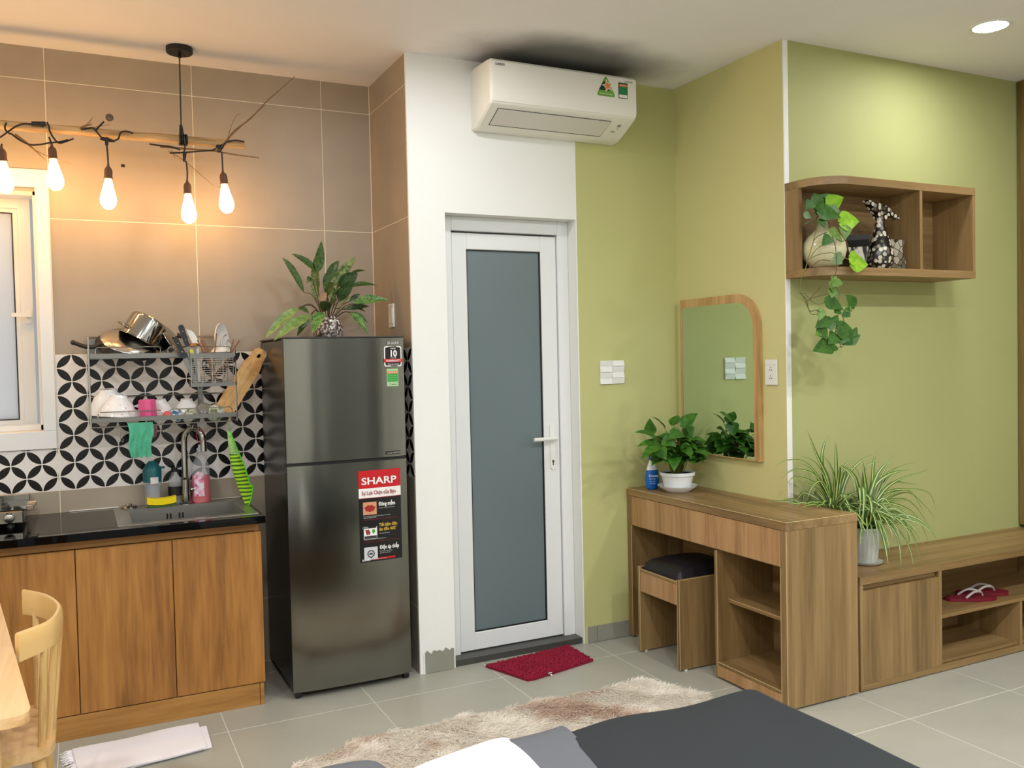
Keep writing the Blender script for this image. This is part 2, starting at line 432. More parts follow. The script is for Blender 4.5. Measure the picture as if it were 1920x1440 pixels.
for i in range(len(cols)-1):
    for j in range(len(rows)-1):
        r_ = (cols[i], cols[i+1], rows[j], rows[j+1])
        isp = (j == 2); org = (cols[i], rows[j])
        if isp and cols[i+1] < 0 and i > 0: org = (cols[i+1]-.0055-5*S_, rows[j]+.0)
        elif isp: org = (cols[i]+.004, rows[j]+.0005)
        for q in cut(r_, (CX0, CX1, CZ0, CZ1)):
            wall_tile(wk, 'y', q, org, M_pat if isp else M_tile, 'patterned_tile' if isp else 'wall_tile')

# doorway wall: white pillar and lintel, olive part beside it
DX0, DX1, DZ = 1.552, 2.251, 2.131
yd2 = YD+.13
side = struct('wall_side', MB().box(XP+.0008, XP+.05, YD+.0101, 4.58, 0, HC), M_grout)
sy = [YD+.010, YK-.001]
for j in range(len(rows)-1):
    isp = (j == 2)
    wall_tile(side, 'x', (sy[0], sy[1], rows[j], rows[j+1]), ((sy[1]-5*S_), rows[j]) if isp else (sy[0], rows[j]), M_pat if isp else M_tile, 'patterned_tile' if isp else 'wall_tile')
struct('wall_doorway', MB().box(XP+.001, DX0, YD, YD+.010, 0, HC).box(XP+.05, DX0, YD+.009, yd2, 0, HC).box(DX0, 2.257, YD, yd2, DZ, HC).box(DX1, 2.257, YD, yd2, 0, DZ), M_white)
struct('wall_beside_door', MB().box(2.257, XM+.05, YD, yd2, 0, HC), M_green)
struct('wall_mirror_side', MB().box(XM, XM+.15, YS+.03, YD, 0, HC).box(XM, XM+.012, YS, YS+.03, 0, HC), mat('lit_olive_paint_mirror_side', (206, 202, 142), .62, spec=.3, bump=.12, bscale=160, var=.015))  # olive paint lightened and yellowed so this wall looks more strongly lit
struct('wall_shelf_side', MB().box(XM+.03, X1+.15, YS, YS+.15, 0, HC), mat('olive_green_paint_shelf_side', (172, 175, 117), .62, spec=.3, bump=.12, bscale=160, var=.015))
struct('trim_corner', MB().box(XM+.001, XM+.030, YS-.004, YS+.02, 0, HC, b=.002), M_white)
# bathroom shell behind the frosted door
struct('wall_bathroom', MB().box(1.2, 3.1, 5.1, 5.2, 0, HC).box(XP+.05, XP+.15, 4.6, 5.1, 0, HC).box(2.95, 3.1, yd2, 5.1, 0, HC).box(1.3, 3.1, 4.58, 5.2, HC-.06, HC).box(XP+.05, 3.0, yd2, 5.1, -.1, -.02), mat('dim_bathroom_wall', (150, 160, 160), .7))
# skirting
bb = struct('baseboard_door', MB().box(2.27, XM, YD-.006, YD, 0, .082), M_fgrout)
for a, c in ((2.27, 2.325), (2.325, XM-.001)):
    MB().box(a+.0012, c-.0012, YD-.011, YD-.004, .002, .084, b=.001).build('skirting_tile', M_base, bb, smooth=0)
bp_ = struct('baseboard_pillar', MB().box(1.392, 1.545, YD-.004, YD, 0, .09), M_white)
q = MB(); pts = [(1.40, .003), (1.542, .003)]+[(1.542-.142*t/14, .098+.006*math.sin(t*2.1)+.004*math.sin(t*5)) for t in range(15)]
q.prism(pts, XZ, YD-.009, YD-.003); q.build('skirting_tile', M_base, bp_, smooth=0)
bs = struct('baseboard_shelf_side', MB().box(4.0, XW, YS-.004, YS, 0, .08), M_fgrout)
MB().box(4.0, XW, YS-.010, YS-.003, .002, .082).build('skirting_tile', M_base, bs, smooth=0)
MB().box(.209, .224, YK-.002, YK+.001, 2.349, 2.362).build('wall_mark', M_blk, label='small dark square patch stuck on the taupe tiled wall below the bamboo pole', cat='patch')

# ---------------- window
wn = struct('window_1', MB().box(CX0, CX1, YK-.012, YK+.012, CZ0, WZ0, b=.002).box(CX0, CX1, YK-.012, YK+.012, WZ1, CZ1, b=.002).box(WX1, CX1, YK-.012, YK+.012, WZ0, WZ1, b=.002).box(CX0, WX0, YK-.012, YK+.012, WZ0, WZ1, b=.002), M_upvc)
fr = MB()
for a in ((WX0, WX1, WZ0, WZ0+.025), (WX0, WX1, WZ1-.02, WZ1), (WX0, WX0+.03, WZ0, WZ1), (WX1-.014, WX1, WZ0, WZ1)): fr.box(a[0], a[1], 4.46, 4.56, a[2], a[3], b=.002)
fr.build('window_frame', M_upvc, wn)
# sash hinged on the left and pushed slightly outwards
sx1, sy1_, sx0, sy0_ = -.170, 4.60, -.88, 4.50
sd_ = Vector((sx1-sx0, sy1_-sy0_, 0)); sl = sd_.length; sd_.normalize(); sn = Vector((sd_.y, -sd_.x, 0))
def SP(a, b, d): return Vector((sx0, sy0_, 0)) + sd_*a + Vector((0, 0, b)) - sn*d
sz0, sz1 = 1.150, 2.225
def fbar(mb, a0, a1, b0, b1, d0, d1): mb.prism([(a0, b0), (a1, b0), (a1, b1), (a0, b1)], SP, d0, d1)
sa = MB()
for t in ((0, sl, sz0, sz0+.05), (0, sl, sz1-.05, sz1), (0, .05, sz0+.05, sz1-.05), (sl-.05, sl, sz0+.05, sz1-.05)): fbar(sa, t[0], t[1], t[2], t[3], 0, .05)
for t in ((.05, sl-.05, sz0+.05, sz0+.068), (.05, sl-.05, sz1-.068, sz1-.05), (.05, .068, sz0+.068, sz1-.068), (sl-.068, sl-.05, sz0+.068, sz1-.068)): fbar(sa, t[0], t[1], t[2], t[3], .012, .05)
sash = sa.build('sash', M_upvc, wn)
g_ = MB()
for t in ((.068, sl-.068, sz0+.068, sz0+.073), (.068, sl-.068, sz1-.073, sz1-.068), (.068, .073, sz0+.073, sz1-.073), (sl-.073, sl-.068, sz0+.073, sz1-.073)): fbar(g_, t[0], t[1], t[2], t[3], .018, .03)
g_.build('gasket', M_blk, sash, label='black rubber gasket')
M_frost = bpy.data.materials.new('frosted_window_glass'); M_frost.use_nodes = True
_n = M_frost.node_tree.nodes; _b = _n['Principled BSDF']; _b.inputs['Base Color'].default_value = lin((226, 234, 238)); _b.inputs['Roughness'].default_value = .25
_tr = _n.new('ShaderNodeBsdfTranslucent'); _tr.inputs[0].default_value = lin((236, 240, 244)); _mx = _n.new('ShaderNodeMixShader'); _mx.inputs[0].default_value = .62
M_frost.node_tree.links.new(_b.outputs[0], _mx.inputs[1]); M_frost.node_tree.links.new(_tr.outputs[0], _mx.inputs[2])
M_frost.node_tree.links.new(_mx.outputs[0], _n['Material Output'].inputs[0])
g_ = MB(); fbar(g_, .073, sl-.073, sz0+.073, sz1-.073, .022, .028); g_.build('pane', M_frost, sash, smooth=0)
h_ = MB()
fbar(h_, sl-.034, sl-.008, 1.655, 1.715, -.006, 0); fbar(h_, sl-.030, sl-.012, 1.683, 1.703, -.045, -.004); fbar(h_, sl-.092, sl-.012, 1.684, 1.701, -.052, -.038)
h_.build('window_handle', M_whpl, sash)
ext = struct('wall_neighbour', MB().box(-4, 1.2, 6.2, 6.4, -1, 3.3), mat('grey_exterior_render', (172, 168, 164), .8, var=.06))
v_ = MB().box(-.42, -.26, 6.15, 6.2, 2.48, 2.58, b=.004)
v_.build('vent_grille', mat('grey_vent', (128, 128, 116), .6), ext)

# ---------------- door
FY = YD+.08
dr = struct('door_1', MB().box(DX0, DX0+.062, FY, FY+.06, 0.0, DZ, b=.003).box(DX1-.062, DX1, FY, FY+.06, 0.0, DZ, b=.003).box(DX0+.062, DX1-.062, FY, FY+.06, DZ-.068, DZ, b=.003), M_upvc)
lx0, lx1, lz0, lz1 = 1.618, 2.186, .034, 2.055
l_ = MB(); by = FY+.012
l_.box(lx0, lx0+.078, by, by+.045, lz0, lz1, b=.003).box(lx1-.088, lx1, by, by+.045, lz0, lz1, b=.003).box(lx0+.078, lx1-.088, by, by+.045, lz1-.078, lz1, b=.003).box(lx0+.078, lx1-.088, by, by+.045, lz0, lz0+.086, b=.003)
lf = l_.build('door_leaf', M_upvc, dr)
gx0, gx1, gz0, gz1 = lx0+.078, lx1-.088, lz0+.086, lz1-.078
g_ = MB()
for a in ((gx0, gx0+.005, gz0, gz1), (gx1-.006, gx1, gz0, gz1), (gx0, gx1, gz0, gz0+.006), (gx0, gx1, gz1-.005, gz1)): g_.box(a[0], a[1], by+.006, by+.02, a[2], a[3])
g_.build('gasket', M_blk, lf, label='black rubber gasket')
M_dglass = mat('frosted_door_glass', (112, 128, 130), .32, spec=.55, trans=.18, var=.03, vscale=2)
MB().box(gx0+.004, gx1-.005, by+.013, by+.019, gz0+.005, gz1-.004).build('door_pane', M_dglass, lf, smooth=0)
h_ = MB(); hx = 2.142
h_.prism(rrect(hx-.014, hx+.014, .885, 1.115, .013), XZ, by-.009, by)
hp = h_.build('door_handle', M_whpl, lf)
h_ = MB().tube([(hx, by-.005, 1.043), (hx, by-.045, 1.043)], .010, 10)
h_.tube([(hx+.004, by-.045, 1.043), (hx-.02, by-.048, 1.043), (hx-.125, by-.048, 1.043)], [.009, .010, .009], 10); h_.build('lever', M_whpl, lf)
MB().prism([(hx+.007*math.cos(R(a)), .925+.007*math.sin(R(a))) for a in range(0, 360, 30)], XZ, by-.0105, by-.009).prism([(hx-.003, .905), (hx+.003, .905), (hx+.003, .922), (hx-.003, .922)], XZ, by-.0105, by-.009).build('keyhole', mat('dull_metal', (120, 120, 116), .35, metal=1), lf)
MB().box(DX0, DX1, YD+.01, yd2, .0, .030, b=.002).build('threshold', mat('dark_stone_sill', (66, 66, 62), .4), dr, label='dark stone threshold')

# unseen balcony door and curtains, added for streaks in the refrigerator's reflection
bd2 = struct('added_door', MB().box(1.6, 4.0, Y0, Y0+.05, 2.2, 2.26).box(1.6, 1.66, Y0, Y0+.05, 0, 2.2).box(3.94, 4.0, Y0, Y0+.05, 0, 2.2).box(2.77, 2.83, Y0, Y0+.05, 0, 2.2), M_upvc)
MB().box(1.66, 3.94, Y0+.01, Y0+.02, 0, 2.2).build('door_pane', mat('added_door_dark_glass', (40, 44, 48), .08), bd2, smooth=0)
for cx0, cx1, lb_ in ((2.05, 2.36, 'left'), (3.0, 3.2, 'right')):
    MB().sheet(lambda u, v: ((cx0+(cx1-cx0)*u, Y0+.10+.025*math.sin(u*22), .03+2.3*v), (0, 1, 0)), 40, 4, .003).build('curtain', M_white, label='pale %s curtain added out of view to streak the refrigerator reflection' % lb_, cat='curtain')

# right-hand wooden closet front
wd = thing('wardrobe', 'tall dark oak closet with grooved front at the right edge of the photo', 'wardrobe', (4.80, 2.3, .0))
MB().box(XW+.03, X1-.005, 1.5, YS-.004, .505, HC-.004).box(XW+.001, X1-.005, 1.5, 2.670, .002, .504).build('body', M_oakZ, wd)
MB().box(XW, XW+.03, YS-.050, YS-.004, .505, HC-.004, b=.002).box(XW, XW+.03, 1.5, YS-.05, HC-.16, HC-.004, b=.002).build('front_frame', wood('closet_oak', (96, 78, 38), (120, 98, 52), (136, 112, 62), (1, 1, .05), 8, 60), wd)
for k in range(9):
    z_ = .51+k*.24
    MB().box(XW+.010, XW+.03, 1.5, YS-.052, z_, min(z_+.234, HC-.162), b=.003).build('front_panel', M_oakZ, wd)

# ---------------- recessed downlights, plus unseen ones added as fill
M_emit = mat('downlight_diffuser', (255, 255, 255), emit=(247, 250, 255), estr=DOWN_STR)
M_fill = mat('fill_downlight_diffuser', (255, 255, 255), emit=(247, 250, 255), estr=FILL_STR)
whites = ['white round recessed downlight above the wall shelf at upper right', 'white round recessed downlight at the top edge above the air conditioner']
_px = ['far left', 'left', 'middle', 'right', 'far right']
for _row in ('over the bed', 'along the back of the room'): whites += ['white unseen downlight added as fill, %s of the five %s' % (q_, _row) for q_ in _px[::-1]]
lrim = None
for i, (lx, ly) in enumerate(DOWNLIGHTS):
    t = thing('downlight', whites[i], 'ceiling light', (lx, ly, HC-.006), 'recessed ceiling downlights')
    if lrim is None:
        o1 = MB().lathe([(.070, -.006), (.084, -.006), (.088, 0), (.070, 0)], (0, 0, 0), 32, cap=False).build('trim_ring', M_whpl, t); o1.location = (0, 0, .006)
        o2 = MB().lathe([(0, -.003), (.070, -.003), (.070, .0)], (0, 0, 0), 32, cap=False).build('diffuser', M_emit, t); o2.location = (0, 0, .005)
        lrim = (o1.data, o2.data); fill_dif = o2.data.copy(); fill_dif.materials.clear(); fill_dif.materials.append(M_fill)
    else:
        for me, nm, dz in zip(lrim if i < 2 else (lrim[0], fill_dif), ('trim_ring', 'diffuser'), (.006, .005)):
            o = bpy.data.objects.new(nm, me); C.objects.link(o); o.parent = t; o.location = (0, 0, dz)
# ============================================================ KITCHEN CABINET, WORKTOP, SINK
kc = thing('kitchen_cabinet', 'honey brown wooden base cabinet with three flat doors under the black worktop', 'cabinet', (.1, 4.1, 0))
KX0, KX1 = -1.5, .672
MB().box(KX0, KX1, YD+.02, YK-.004, .0, .10, b=.001).box(KX0, KX1, YD+.03, YK-.004, .10, .12).box(KX1-.018, KX1, YD+.021, YK-.004, .12, .782).box(KX0, KX0+.018, YD+.02, YK-.004, .12, .782).box(KX0, KX1-.018, YK-.022, YK-.004, .12, .782).build('carcass', M_cabX, kc)
MB().box(KX0, KX1-.018, YD+.001, YD+.019, .0, .092, b=.001).build('plinth', M_cabX, kc)
MB().box(KX1-.016, KX1, YD, YD+.019, .0, .092, b=.001).build('plinth_end', M_cabX, kc)
MB().box(KX0, KX1-.001, YD+.022, YD+.036, .741, .781, b=.001).build('top_rail', M_cabX, kc)
for a, c in ((-.745, -.389), (-.387, -.032), (-.029, .3225), (.3255, KX1+.006)):
    MB().box(a, c, YD, YD+.018, .096, .740, b=.0012).build('door', M_cabZ, kc)
for a in (-1.1,):
    MB().box(-1.5, -.748, YD, YD+.018, .096, .740, b=.0012).build('door', M_cabZ, kc)
CZ = .812
SX0, SX1, SYF, SYB = .132, .668, 3.845, 4.335           # sink cut-out
bx0, bx1, by0, by1 = .182, .628, 3.885, 4.262           # basin
wt = MB(); CF = 3.778
wt.box(KX0, .690, CF, SYF, .781, CZ, b=.002).box(KX0, .690, SYB, YK-.001, .781, CZ, b=.001).box(KX0, SX0, SYF, SYB, .781, CZ, b=.001).box(SX1, .690, SYF, SYB, .781, CZ, b=.001)
wt.build('worktop', M_gran, label='polished black stone worktop over the honey brown cabinet', cat='countertop')
MB().box(-.05, .15, YK-.006, YK-.0005, CZ+.0005, CZ+.005, b=.001).box(.34, .685, YK-.006, YK-.0005, CZ+.0005, CZ+.004, b=.001).build('sealant', mat('white_sealant', (232, 228, 216), .5), label='white sealant bead where the black worktop meets the wall', cat='sealant')
sk = thing('sink', 'rectangular stainless steel sink set in the black worktop', 'sink', (.4, 4.09, .62))
s_ = MB(); th = .0015
s_.box(SX0-.006, bx0, SYF-.006, SYB+.006, CZ, CZ+.003, b=.001).box(bx1, SX1+.006, SYF-.006, SYB+.006, CZ, CZ+.003, b=.001).box(bx0, bx1, SYF-.006, by0, CZ, CZ+.003, b=.001).box(bx0, bx1, by1, SYB+.006, CZ, CZ+.003, b=.001)
s_.build('rim', M_sink, sk)
s_ = MB()
zb = .62
s_.box(bx0-th, bx0, by0, by1, zb, CZ+.001).box(bx1, bx1+th, by0, by1, zb, CZ+.001).box(bx0-th, bx1+th, by0-th, by0, zb, CZ+.001).box(bx0-th, bx1+th, by1, by1+th, zb, CZ+.001).box(bx0-th, bx1+th, by0-th, by1+th, zb-th, zb)
s_.build('basin', M_sink, sk)
for k, dx in enumerate((-.040, -.026, .012, .026)):
    MB().prism([(.385+dx+a, .770+c) for a, c in rrect(-.0038, .0038, -.013, .013, .0035)], XZ, by1-.003, by1-.0004).build('overflow_slot', M_blk, sk, smooth=0)
MB().lathe([(0, 0), (.004, 0), (.004, .002), (0, .003)], (.381, by1-.0005, .772), 12, axis=(0, -1, 0)).build('screw', M_chrome, sk)
MB().lathe([(0, 0), (.045, 0), (.045, .003), (.034, .004), (.030, .001), (0, .001)], (.40, 4.07, zb), 24).build('drain', M_chrome, sk)

# faucet
fc = thing('faucet', 'chrome gooseneck faucet behind the sink', 'faucet', (.428, 4.300, CZ))
fx, fy = .430, 4.300
MB().lathe([(0, .003), (.030, .003), (.030, .008), (.022, .014), (.0205, .05), (.021, .115), (.013, .125), (0, .126)], (fx, fy, CZ), 24).build('body', M_chrome, fc)
p0 = Vector((fx, fy, CZ+.118)); dv = Vector((.078, -.055, 0))
pts = [p0, p0+Vector((0, 0, .08)), p0+Vector((0, 0, .165))]
for k in range(1, 13):
    a = math.pi*k/12*.96; pts.append(p0+Vector((0, 0, .165))+dv*(1-math.cos(a))*.5*1.0+Vector((0, 0, .070*math.sin(a))))
pts.append(pts[-1]+Vector((.001, -.001, -.05)))
MB().tube(pts, [.0138]*len(pts), 14).build('spout', M_chrome, fc)
MB().tube([(fx+.020, fy, CZ+.065), (fx+.05, fy+.005, CZ+.072)], [.010, .010], 12).tube([(fx+.046, fy+.004, CZ+.071), (fx+.052, fy+.006, CZ+.125)], [.0045, .003], 10).build('lever', M_chrome, fc)

# gas stove
st = thing('gas_stove', 'small stainless gas stove at the left end of the black worktop', 'stove', (-.42, 4.16, CZ))
M_dsteel = mat('stove_steel', (150, 148, 140), .3, metal=1)
vx0, vx1, vy0, vy1 = -.86, -.212, 4.05, 4.32
MB().box(vx0, vx1, vy0, vy1, CZ+.018, CZ+.068, b=.004).build('body', M_dsteel, st)
MB().box(vx0-.003, vx1+.012, vy0+.004, vy1+.02, CZ+.0685, CZ+.074, b=.002).build('top_plate', mat('black_stove_glass', (30, 30, 30), .08), st)
MB().box(vx0-.003, vx1+.012, vy1+.02, vy1+.032, CZ+.0685, CZ+.100, b=.002).build('rear_lip', M_dsteel, st)
kn = MB().lathe([(0, 0), (.021, 0), (.021, .006), (.0175, .016), (.0165, .024), (.014, .0255), (0, .0255)], (-.262, vy0-.0005, CZ+.044), 28, axis=(0, -1, 0)).build('knob', M_chrome, st, label='round polished control knob')
for k, x in enumerate((vx0+.05, vx1-.05)):
    MB().lathe([(.016, 0), (.013, .018)], (x, vy0+.04, CZ), 12).lathe([(.016, 0), (.013, .018)], (x, vy1-.04, CZ), 12).build('foot', M_blk, st)
zt = CZ+.074
for x in (-.36, -.70):
    MB().lathe([(0, 0), (.045, 0), (.045, .010), (.030, .014), (.030, .022), (0, .024)], (x, 4.19, zt), 24).build('burner', M_blk, st)
    g_ = MB()
    for k in range(4):
        a = R(45+90*k); c_, s2 = math.cos(a), math.sin(a)
        g_.tube([(x+.09*c_, 4.19+.09*s2, zt), (x+.09*c_, 4.19+.09*s2, zt+.030), (x+.03*c_, 4.19+.03*s2, zt+.030)], .003, 6)
    g_.tube([(x+.09*math.cos(R(a)), 4.19+.09*math.sin(R(a)), zt+.004) for a in range(0, 360, 20)], .003, 6, closed=True)
    g_.build('pan_support', M_dsteel, st)
b_ = MB().box(-.206, -.176, 4.10, 4.135, zt-.014, zt+.004, b=.002)
for k in range(4): b_.box(-.206, -.170, 4.14+k*.028, 4.152+k*.028, zt-.004, zt+.006, b=.002)
b_.box(-.206, -.201, 4.10, 4.24, zt-.012, zt+.002).box(-.173, -.168, 4.13, 4.24, zt-.012, zt+.002).build('side_bracket', M_chrome, st)

# things on the worktop
CT = CZ+.003
M_teal = mat('teal_plastic', (18, 92, 98), .4)
gl = mat('clear_plastic', (226, 232, 234), .06, alpha=.20)
j = thing('storage_jar', 'tall clear plastic jug with a teal lid and grey grains, left of the small bottle', 'jar', (.290, 4.305, CT))
jx, jy = .290, 4.305
MB().lathe([(.033, 0), (.0335, .004), (.037, .08), (.039, .165), (.038, .165), (.0355, .08), (.032, .005), (0, .005)], (jx, jy, CT), 28, cap=False).build('container', gl, j)
MB().lathe([(0, 0), (.029, 0), (.033, .03), (.034, .085), (.02, .098), (0, .1)], (jx, jy, CT+.008), 20, wob=lambda a, h: 1+.04*math.sin(3*a+h*60)).build('contents', mat('grey_lavender_grains', (92, 88, 100), .9, bump=1, bscale=200, var=.5, vscale=160), j)
MB().lathe([(.0395, .112), (.040, .165), (.038, .172), (.030, .186), (.014, .205), (0, .206)], (jx, jy, CT), 24, cap=False).box(jx+.03, jx+.055, jy-.008, jy+.008, CT+.168, CT+.178, b=.003).build('lid', M_teal, j)
MB().grid(lambda u, v: (jx+.0405*math.cos(R(-105+50*u)), jy+.0405*math.sin(R(-105+50*u)), CT+.105+.030*v), 6, 1).build('label', mat('paper_label', (212, 208, 198), .7), j)
j = thing('plastic_bottle', 'small clear plastic bottle with a black label beside the faucet', 'bottle', (.386, 4.318, CT))
jx, jy = .386, 4.318
MB().lathe([(.026, 0), (.029, .006), (.029, .02), (.027, .026), (.029, .032), (.029, .082), (.027, .092), (.0285, .105), (.022, .125), (.013, .138), (.012, .150)], (jx, jy, CT), 26).build('bottle_body', gl, j)
MB().lathe([(0, 0), (.014, 0), (.014, .016), (.012, .018), (0, .018)], (jx, jy, CT+.148), 20).build('cap', M_blk, j)
MB().lathe([(.0295, .040), (.0295, .082)], (jx, jy, CT), 26, cap=False).build('label', mat('black_label', (26, 24, 24), .5, var=.3, vscale=120), j)
j = thing('dish_soap_bottle', 'clear bottle of pink dishwashing liquid right of the faucet', 'bottle', (.500, 4.312, CT))
jx, jy = .500, 4.312
MB().lathe([(.036, 0), (.041, .008), (.041, .03), (.039, .06), (.041, .1), (.040, .125)], (jx, jy, CT), 28, sy=.7).build('liquid', mat('pink_liquid', (232, 128, 132), .12, spec=.6, trans=.25), j)
MB().lathe([(.040, .126), (.040, .150), (.036, .172), (.027, .196), (.019, .215), (.012, .226), (.012, .238)], (jx, jy, CT), 28, sy=.7).build('bottle_body', gl, j)
MB().lathe([(0, 0), (.015, 0), (.015, .014), (.009, .017), (.008, .03), (0, .031)], (jx, jy, CT+.236), 18).build('cap', mat('translucent_white_cap', (220, 222, 226), .3), j)
lb = MB().grid(lambda u, v: (jx+.0418*math.cos(R(-142+66*u)), jy+.7*.0418*math.sin(R(-142+66*u))-.0005, CT+.030+.095*v+.02*math.sin(u*3)*v), 8, 3).build('label', ramp_mat('soap_label', [(.36, (232, 232, 236)), (.60, (226, 110, 160)), (.66, (120, 90, 160)), (.74, (130, 190, 120))], lambda N, L, co: (lambda n: (L.new(co, n.inputs['Vector']), n.outputs['Fac'])[1])(next(n for n in [N.new('ShaderNodeTexNoise')] if not setattr(n.inputs['Scale'], 'default_value', 45))), rough=.4), j)
sp = thing('sponge', 'yellow kitchen sponge with a green scouring pad at the sink edge', 'sponge', (.325, 4.272, CT))
def spf(u, v): x = .262+.122*u; return x, 4.252+.045*v
spm = MB()
for nm, z0, z1, m_ in (('scouring_pad', 0, .010, mat('green_scourer', (74, 98, 48), .95, bump=1, bscale=300)), ('foam', .010, .042, mat('yellow_foam', (240, 214, 20), .9, bump=.6, bscale=200))):
    s_ = MB(); P_ = lambda u: .007*(2*u-1)**2
    poly = [(.262+.122*k/10, CT+z0+(P_(k/10) if z0 else 0)) for k in range(11)]+[(.262+.122*k/10, CT+z1+P_(k/10)-.003) for k in range(10, -1, -1)]
    s_.prism(poly, XZ, 4.250, 4.290); s_.build(nm, m_, sp)
MB().lathe([(0, 0), (.034, 0), (.036, .004), (.030, .010), (.016, .012), (.012, .018), (.0, .020)], (.190, 4.318, CT), 26).build('sink_strainer', M_chrome, label='round steel sink strainer lying left of the yellow sponge', cat='strainer')

# ============================================================ FRIDGE
FX0, FX1, FF = .788, 1.322, 3.775
fg = thing('refrigerator', 'tall dark grey two-door refrigerator between the kitchen cabinet and white pillar', 'refrigerator', (1.055, 4.05, 0))
MB().box(FX0+.004, FX1-.004, FF+.066, 4.338, .035, 1.553, b=.006).build('cabinet_shell', M_fridges, fg)
MB().box(FX0+.001, FX1-.001, FF+.004, 4.34, 1.5535, 1.560, b=.002).build('top_cover', mat('dark_top_cover', (52, 52, 50), .45), fg)
def curved_door(z0, z1):
    b_ = MB(); n = 14
    poly = [(FX0+(FX1-FX0)*k/n, FF+.018*(2*k/n-1)**4) for k in range(n+1)]+[(FX1, FF+.056), (FX0, FF+.056)]
    b_.prism(poly, XY, z0, z1); return b_
d1 = curved_door(1.022, 1.552).build('upper_door', M_fridge, fg)
d2 = curved_door(.034, 1.008).build('lower_door', M_fridge, fg)
for z0, z1 in ((1.024, 1.550), (.037, 1.006)):
    MB().box(FX0-.0015, FX0+.004, FF+.022, FF+.060, z0, z1, b=.001).box(FX1-.004, FX1+.0015, FF+.022, FF+.06, z0, z1, b=.001).build('door_side_trim', M_fridges, fg)
MB().box(FX0-.002, FX0+.001, FF+.028, FF+.044, 1.05, 1.30).box(FX0-.002, FX0+.001, FF+.028, FF+.044, .70, .98).build('handle_recess', M_blk, fg)
MB().box(FX0+.006, FX1-.006, FF+.014, FF+.07, 1.007, 1.023).box(FX0+.01, FX1-.01, FF+.055, FF+.068, .03, 1.55).build('door_gasket', M_blk, fg)
for x in (FX0+.025, FX1-.02):
    MB().lathe([(0, -.012), (.017, -.012), (.019, 0), (.017, .012), (0, .012)], (x, FF+.045, .018), 18, axis=(1, 0, 0)).box(x-.008, x+.008, FF+.04, FF+.08, .022, .045).build('foot_roller', M_blk, fg)
MB().box(FX0+.02, FX1-.02, FF+.07, 4.33, .012, .036).build('base', M_blk, fg)
FN = lambda x: FF+.018*(2*(x-FX0)/(FX1-FX0)-1)**4
def st_rect(x0, x1, z0, z1, m_, name, parent, d=.0012, r=.0):
    b_ = MB(); n = 8; lift = d
    if r:
        cxm = FN((x0+x1)/2)
        b_.grid(lambda u, v: (x0+(x1-x0)*u, 0, z0+(z1-z0)*v), 1, 1); b_.bm.clear()
        b_.prism(rrect(x0, x1, z0, z1, r), lambda a, c, dd: (a, FN(a)-dd, c), 0, lift)
    else:
        b_.grid(lambda u, v: (x0+(x1-x0)*u, FN(x0+(x1-x0)*u)-lift, z0+(z1-z0)*v), n, 1)
    return b_.build(name, m_, parent, smooth=0)
S_RED = mat('sticker_red', (196, 24, 32), .35); S_WHT = mat('sticker_white', (238, 236, 232), .4); S_BLK = mat('sticker_black', (20, 18, 19), .3)
S_GRN = mat('sticker_green', (46, 160, 62), .4); S_GLD = mat('sticker_gold', (206, 166, 66), .4); S_GRY = mat('sticker_silver_print', (196, 198, 196), .35); S_DRD = mat('sticker_dark_red', (150, 22, 26), .4)
def ftx(s_, size, x, z, m_, parent, sx=1., bold=.0, align='LEFT', d=.003):
    # text on the curved door, pushed just in front of it
    sl_ = (FN(x+.06)-FN(x-.02))/.08
    return text(s_, size, (x, FN(x)-d, z), (1, sl_, 0), (0, 0, 1), m_, parent, align=align, sx=sx, bold=bold)
# promo sticker on the lower door
px0, px1 = 1.092, 1.289
ps = st_rect(px0, px1, .563, .968, S_BLK, 'promo_sticker', d2, .0010)
ps['label'] = 'tall black and red advertising sticker'
st_rect(px0, px1, .889, .968, S_RED, 'red_header', d2, .0014); st_rect(px0, px1, .847, .889, S_WHT, 'white_strip', d2, .0014)
ftx('SHARP', .043, px0+.013, .907, S_WHT, d2, sx=1.26, bold=.022)
ftx('Sự Lựa Chọn của Bạn', .0235, px0+.013, .861, S_DRD, d2, sx=.74, bold=.015)
st_rect(px0, px1, .8445, .847, S_DRD, 'red_line', d2, .0014)
for k, (z, t1, c1) in enumerate(((.795, 'Đông mềm', S_WHT), (.700, 'Tiết kiệm điện', S_GLD), (.592, 'Điện áp thấp', S_WHT))):
    ftx(t1, .0235 if k != 1 else .019, px0+.089, [.808, .7165, .6145][k], c1, d2, sx=.72, bold=.03)
ftx('lên đến 46%*', .019, px0+.089, .6965, S_GLD, d2, sx=.78, bold=.03)
for z, x, n_, c_ in ((.796, .089, 'Tươi ngon trong ngăn giữ tươi linh hoạt', 0), (.683, .089, 'Công nghệ J-Tech Inverter', 0), (.603, .089, 'Bảo vệ tủ lạnh trong tình trạng', 0), (.595, .089, 'nguồn điện không ổn định', 0), (.763, .018, 'Thực phẩm được làm đông mềm, giữ trọn hương vị và dinh dưỡng', 0), (.757, .018, 'Không cần rã đông khi chế biến', 0), (.661, .018, 'Tiết kiệm điện năng vượt trội, Tủ lạnh vận hành êm ái', 0)):
    ftx(n_, .0068, px0+x, z, S_GRY, d2, sx=.66)
for z in (.749, .651): st_rect(px0+.02, px0+.185, z, z+.0012, S_DRD, 'red_line', d2, .0014)
ph = st_rect(px0+.018, px0+.080, .772, .828, mat('photo_frame_tan', (206, 150, 112), .4), 'meat_photo', d2, .0014)
_b = MB(); random.seed(3)
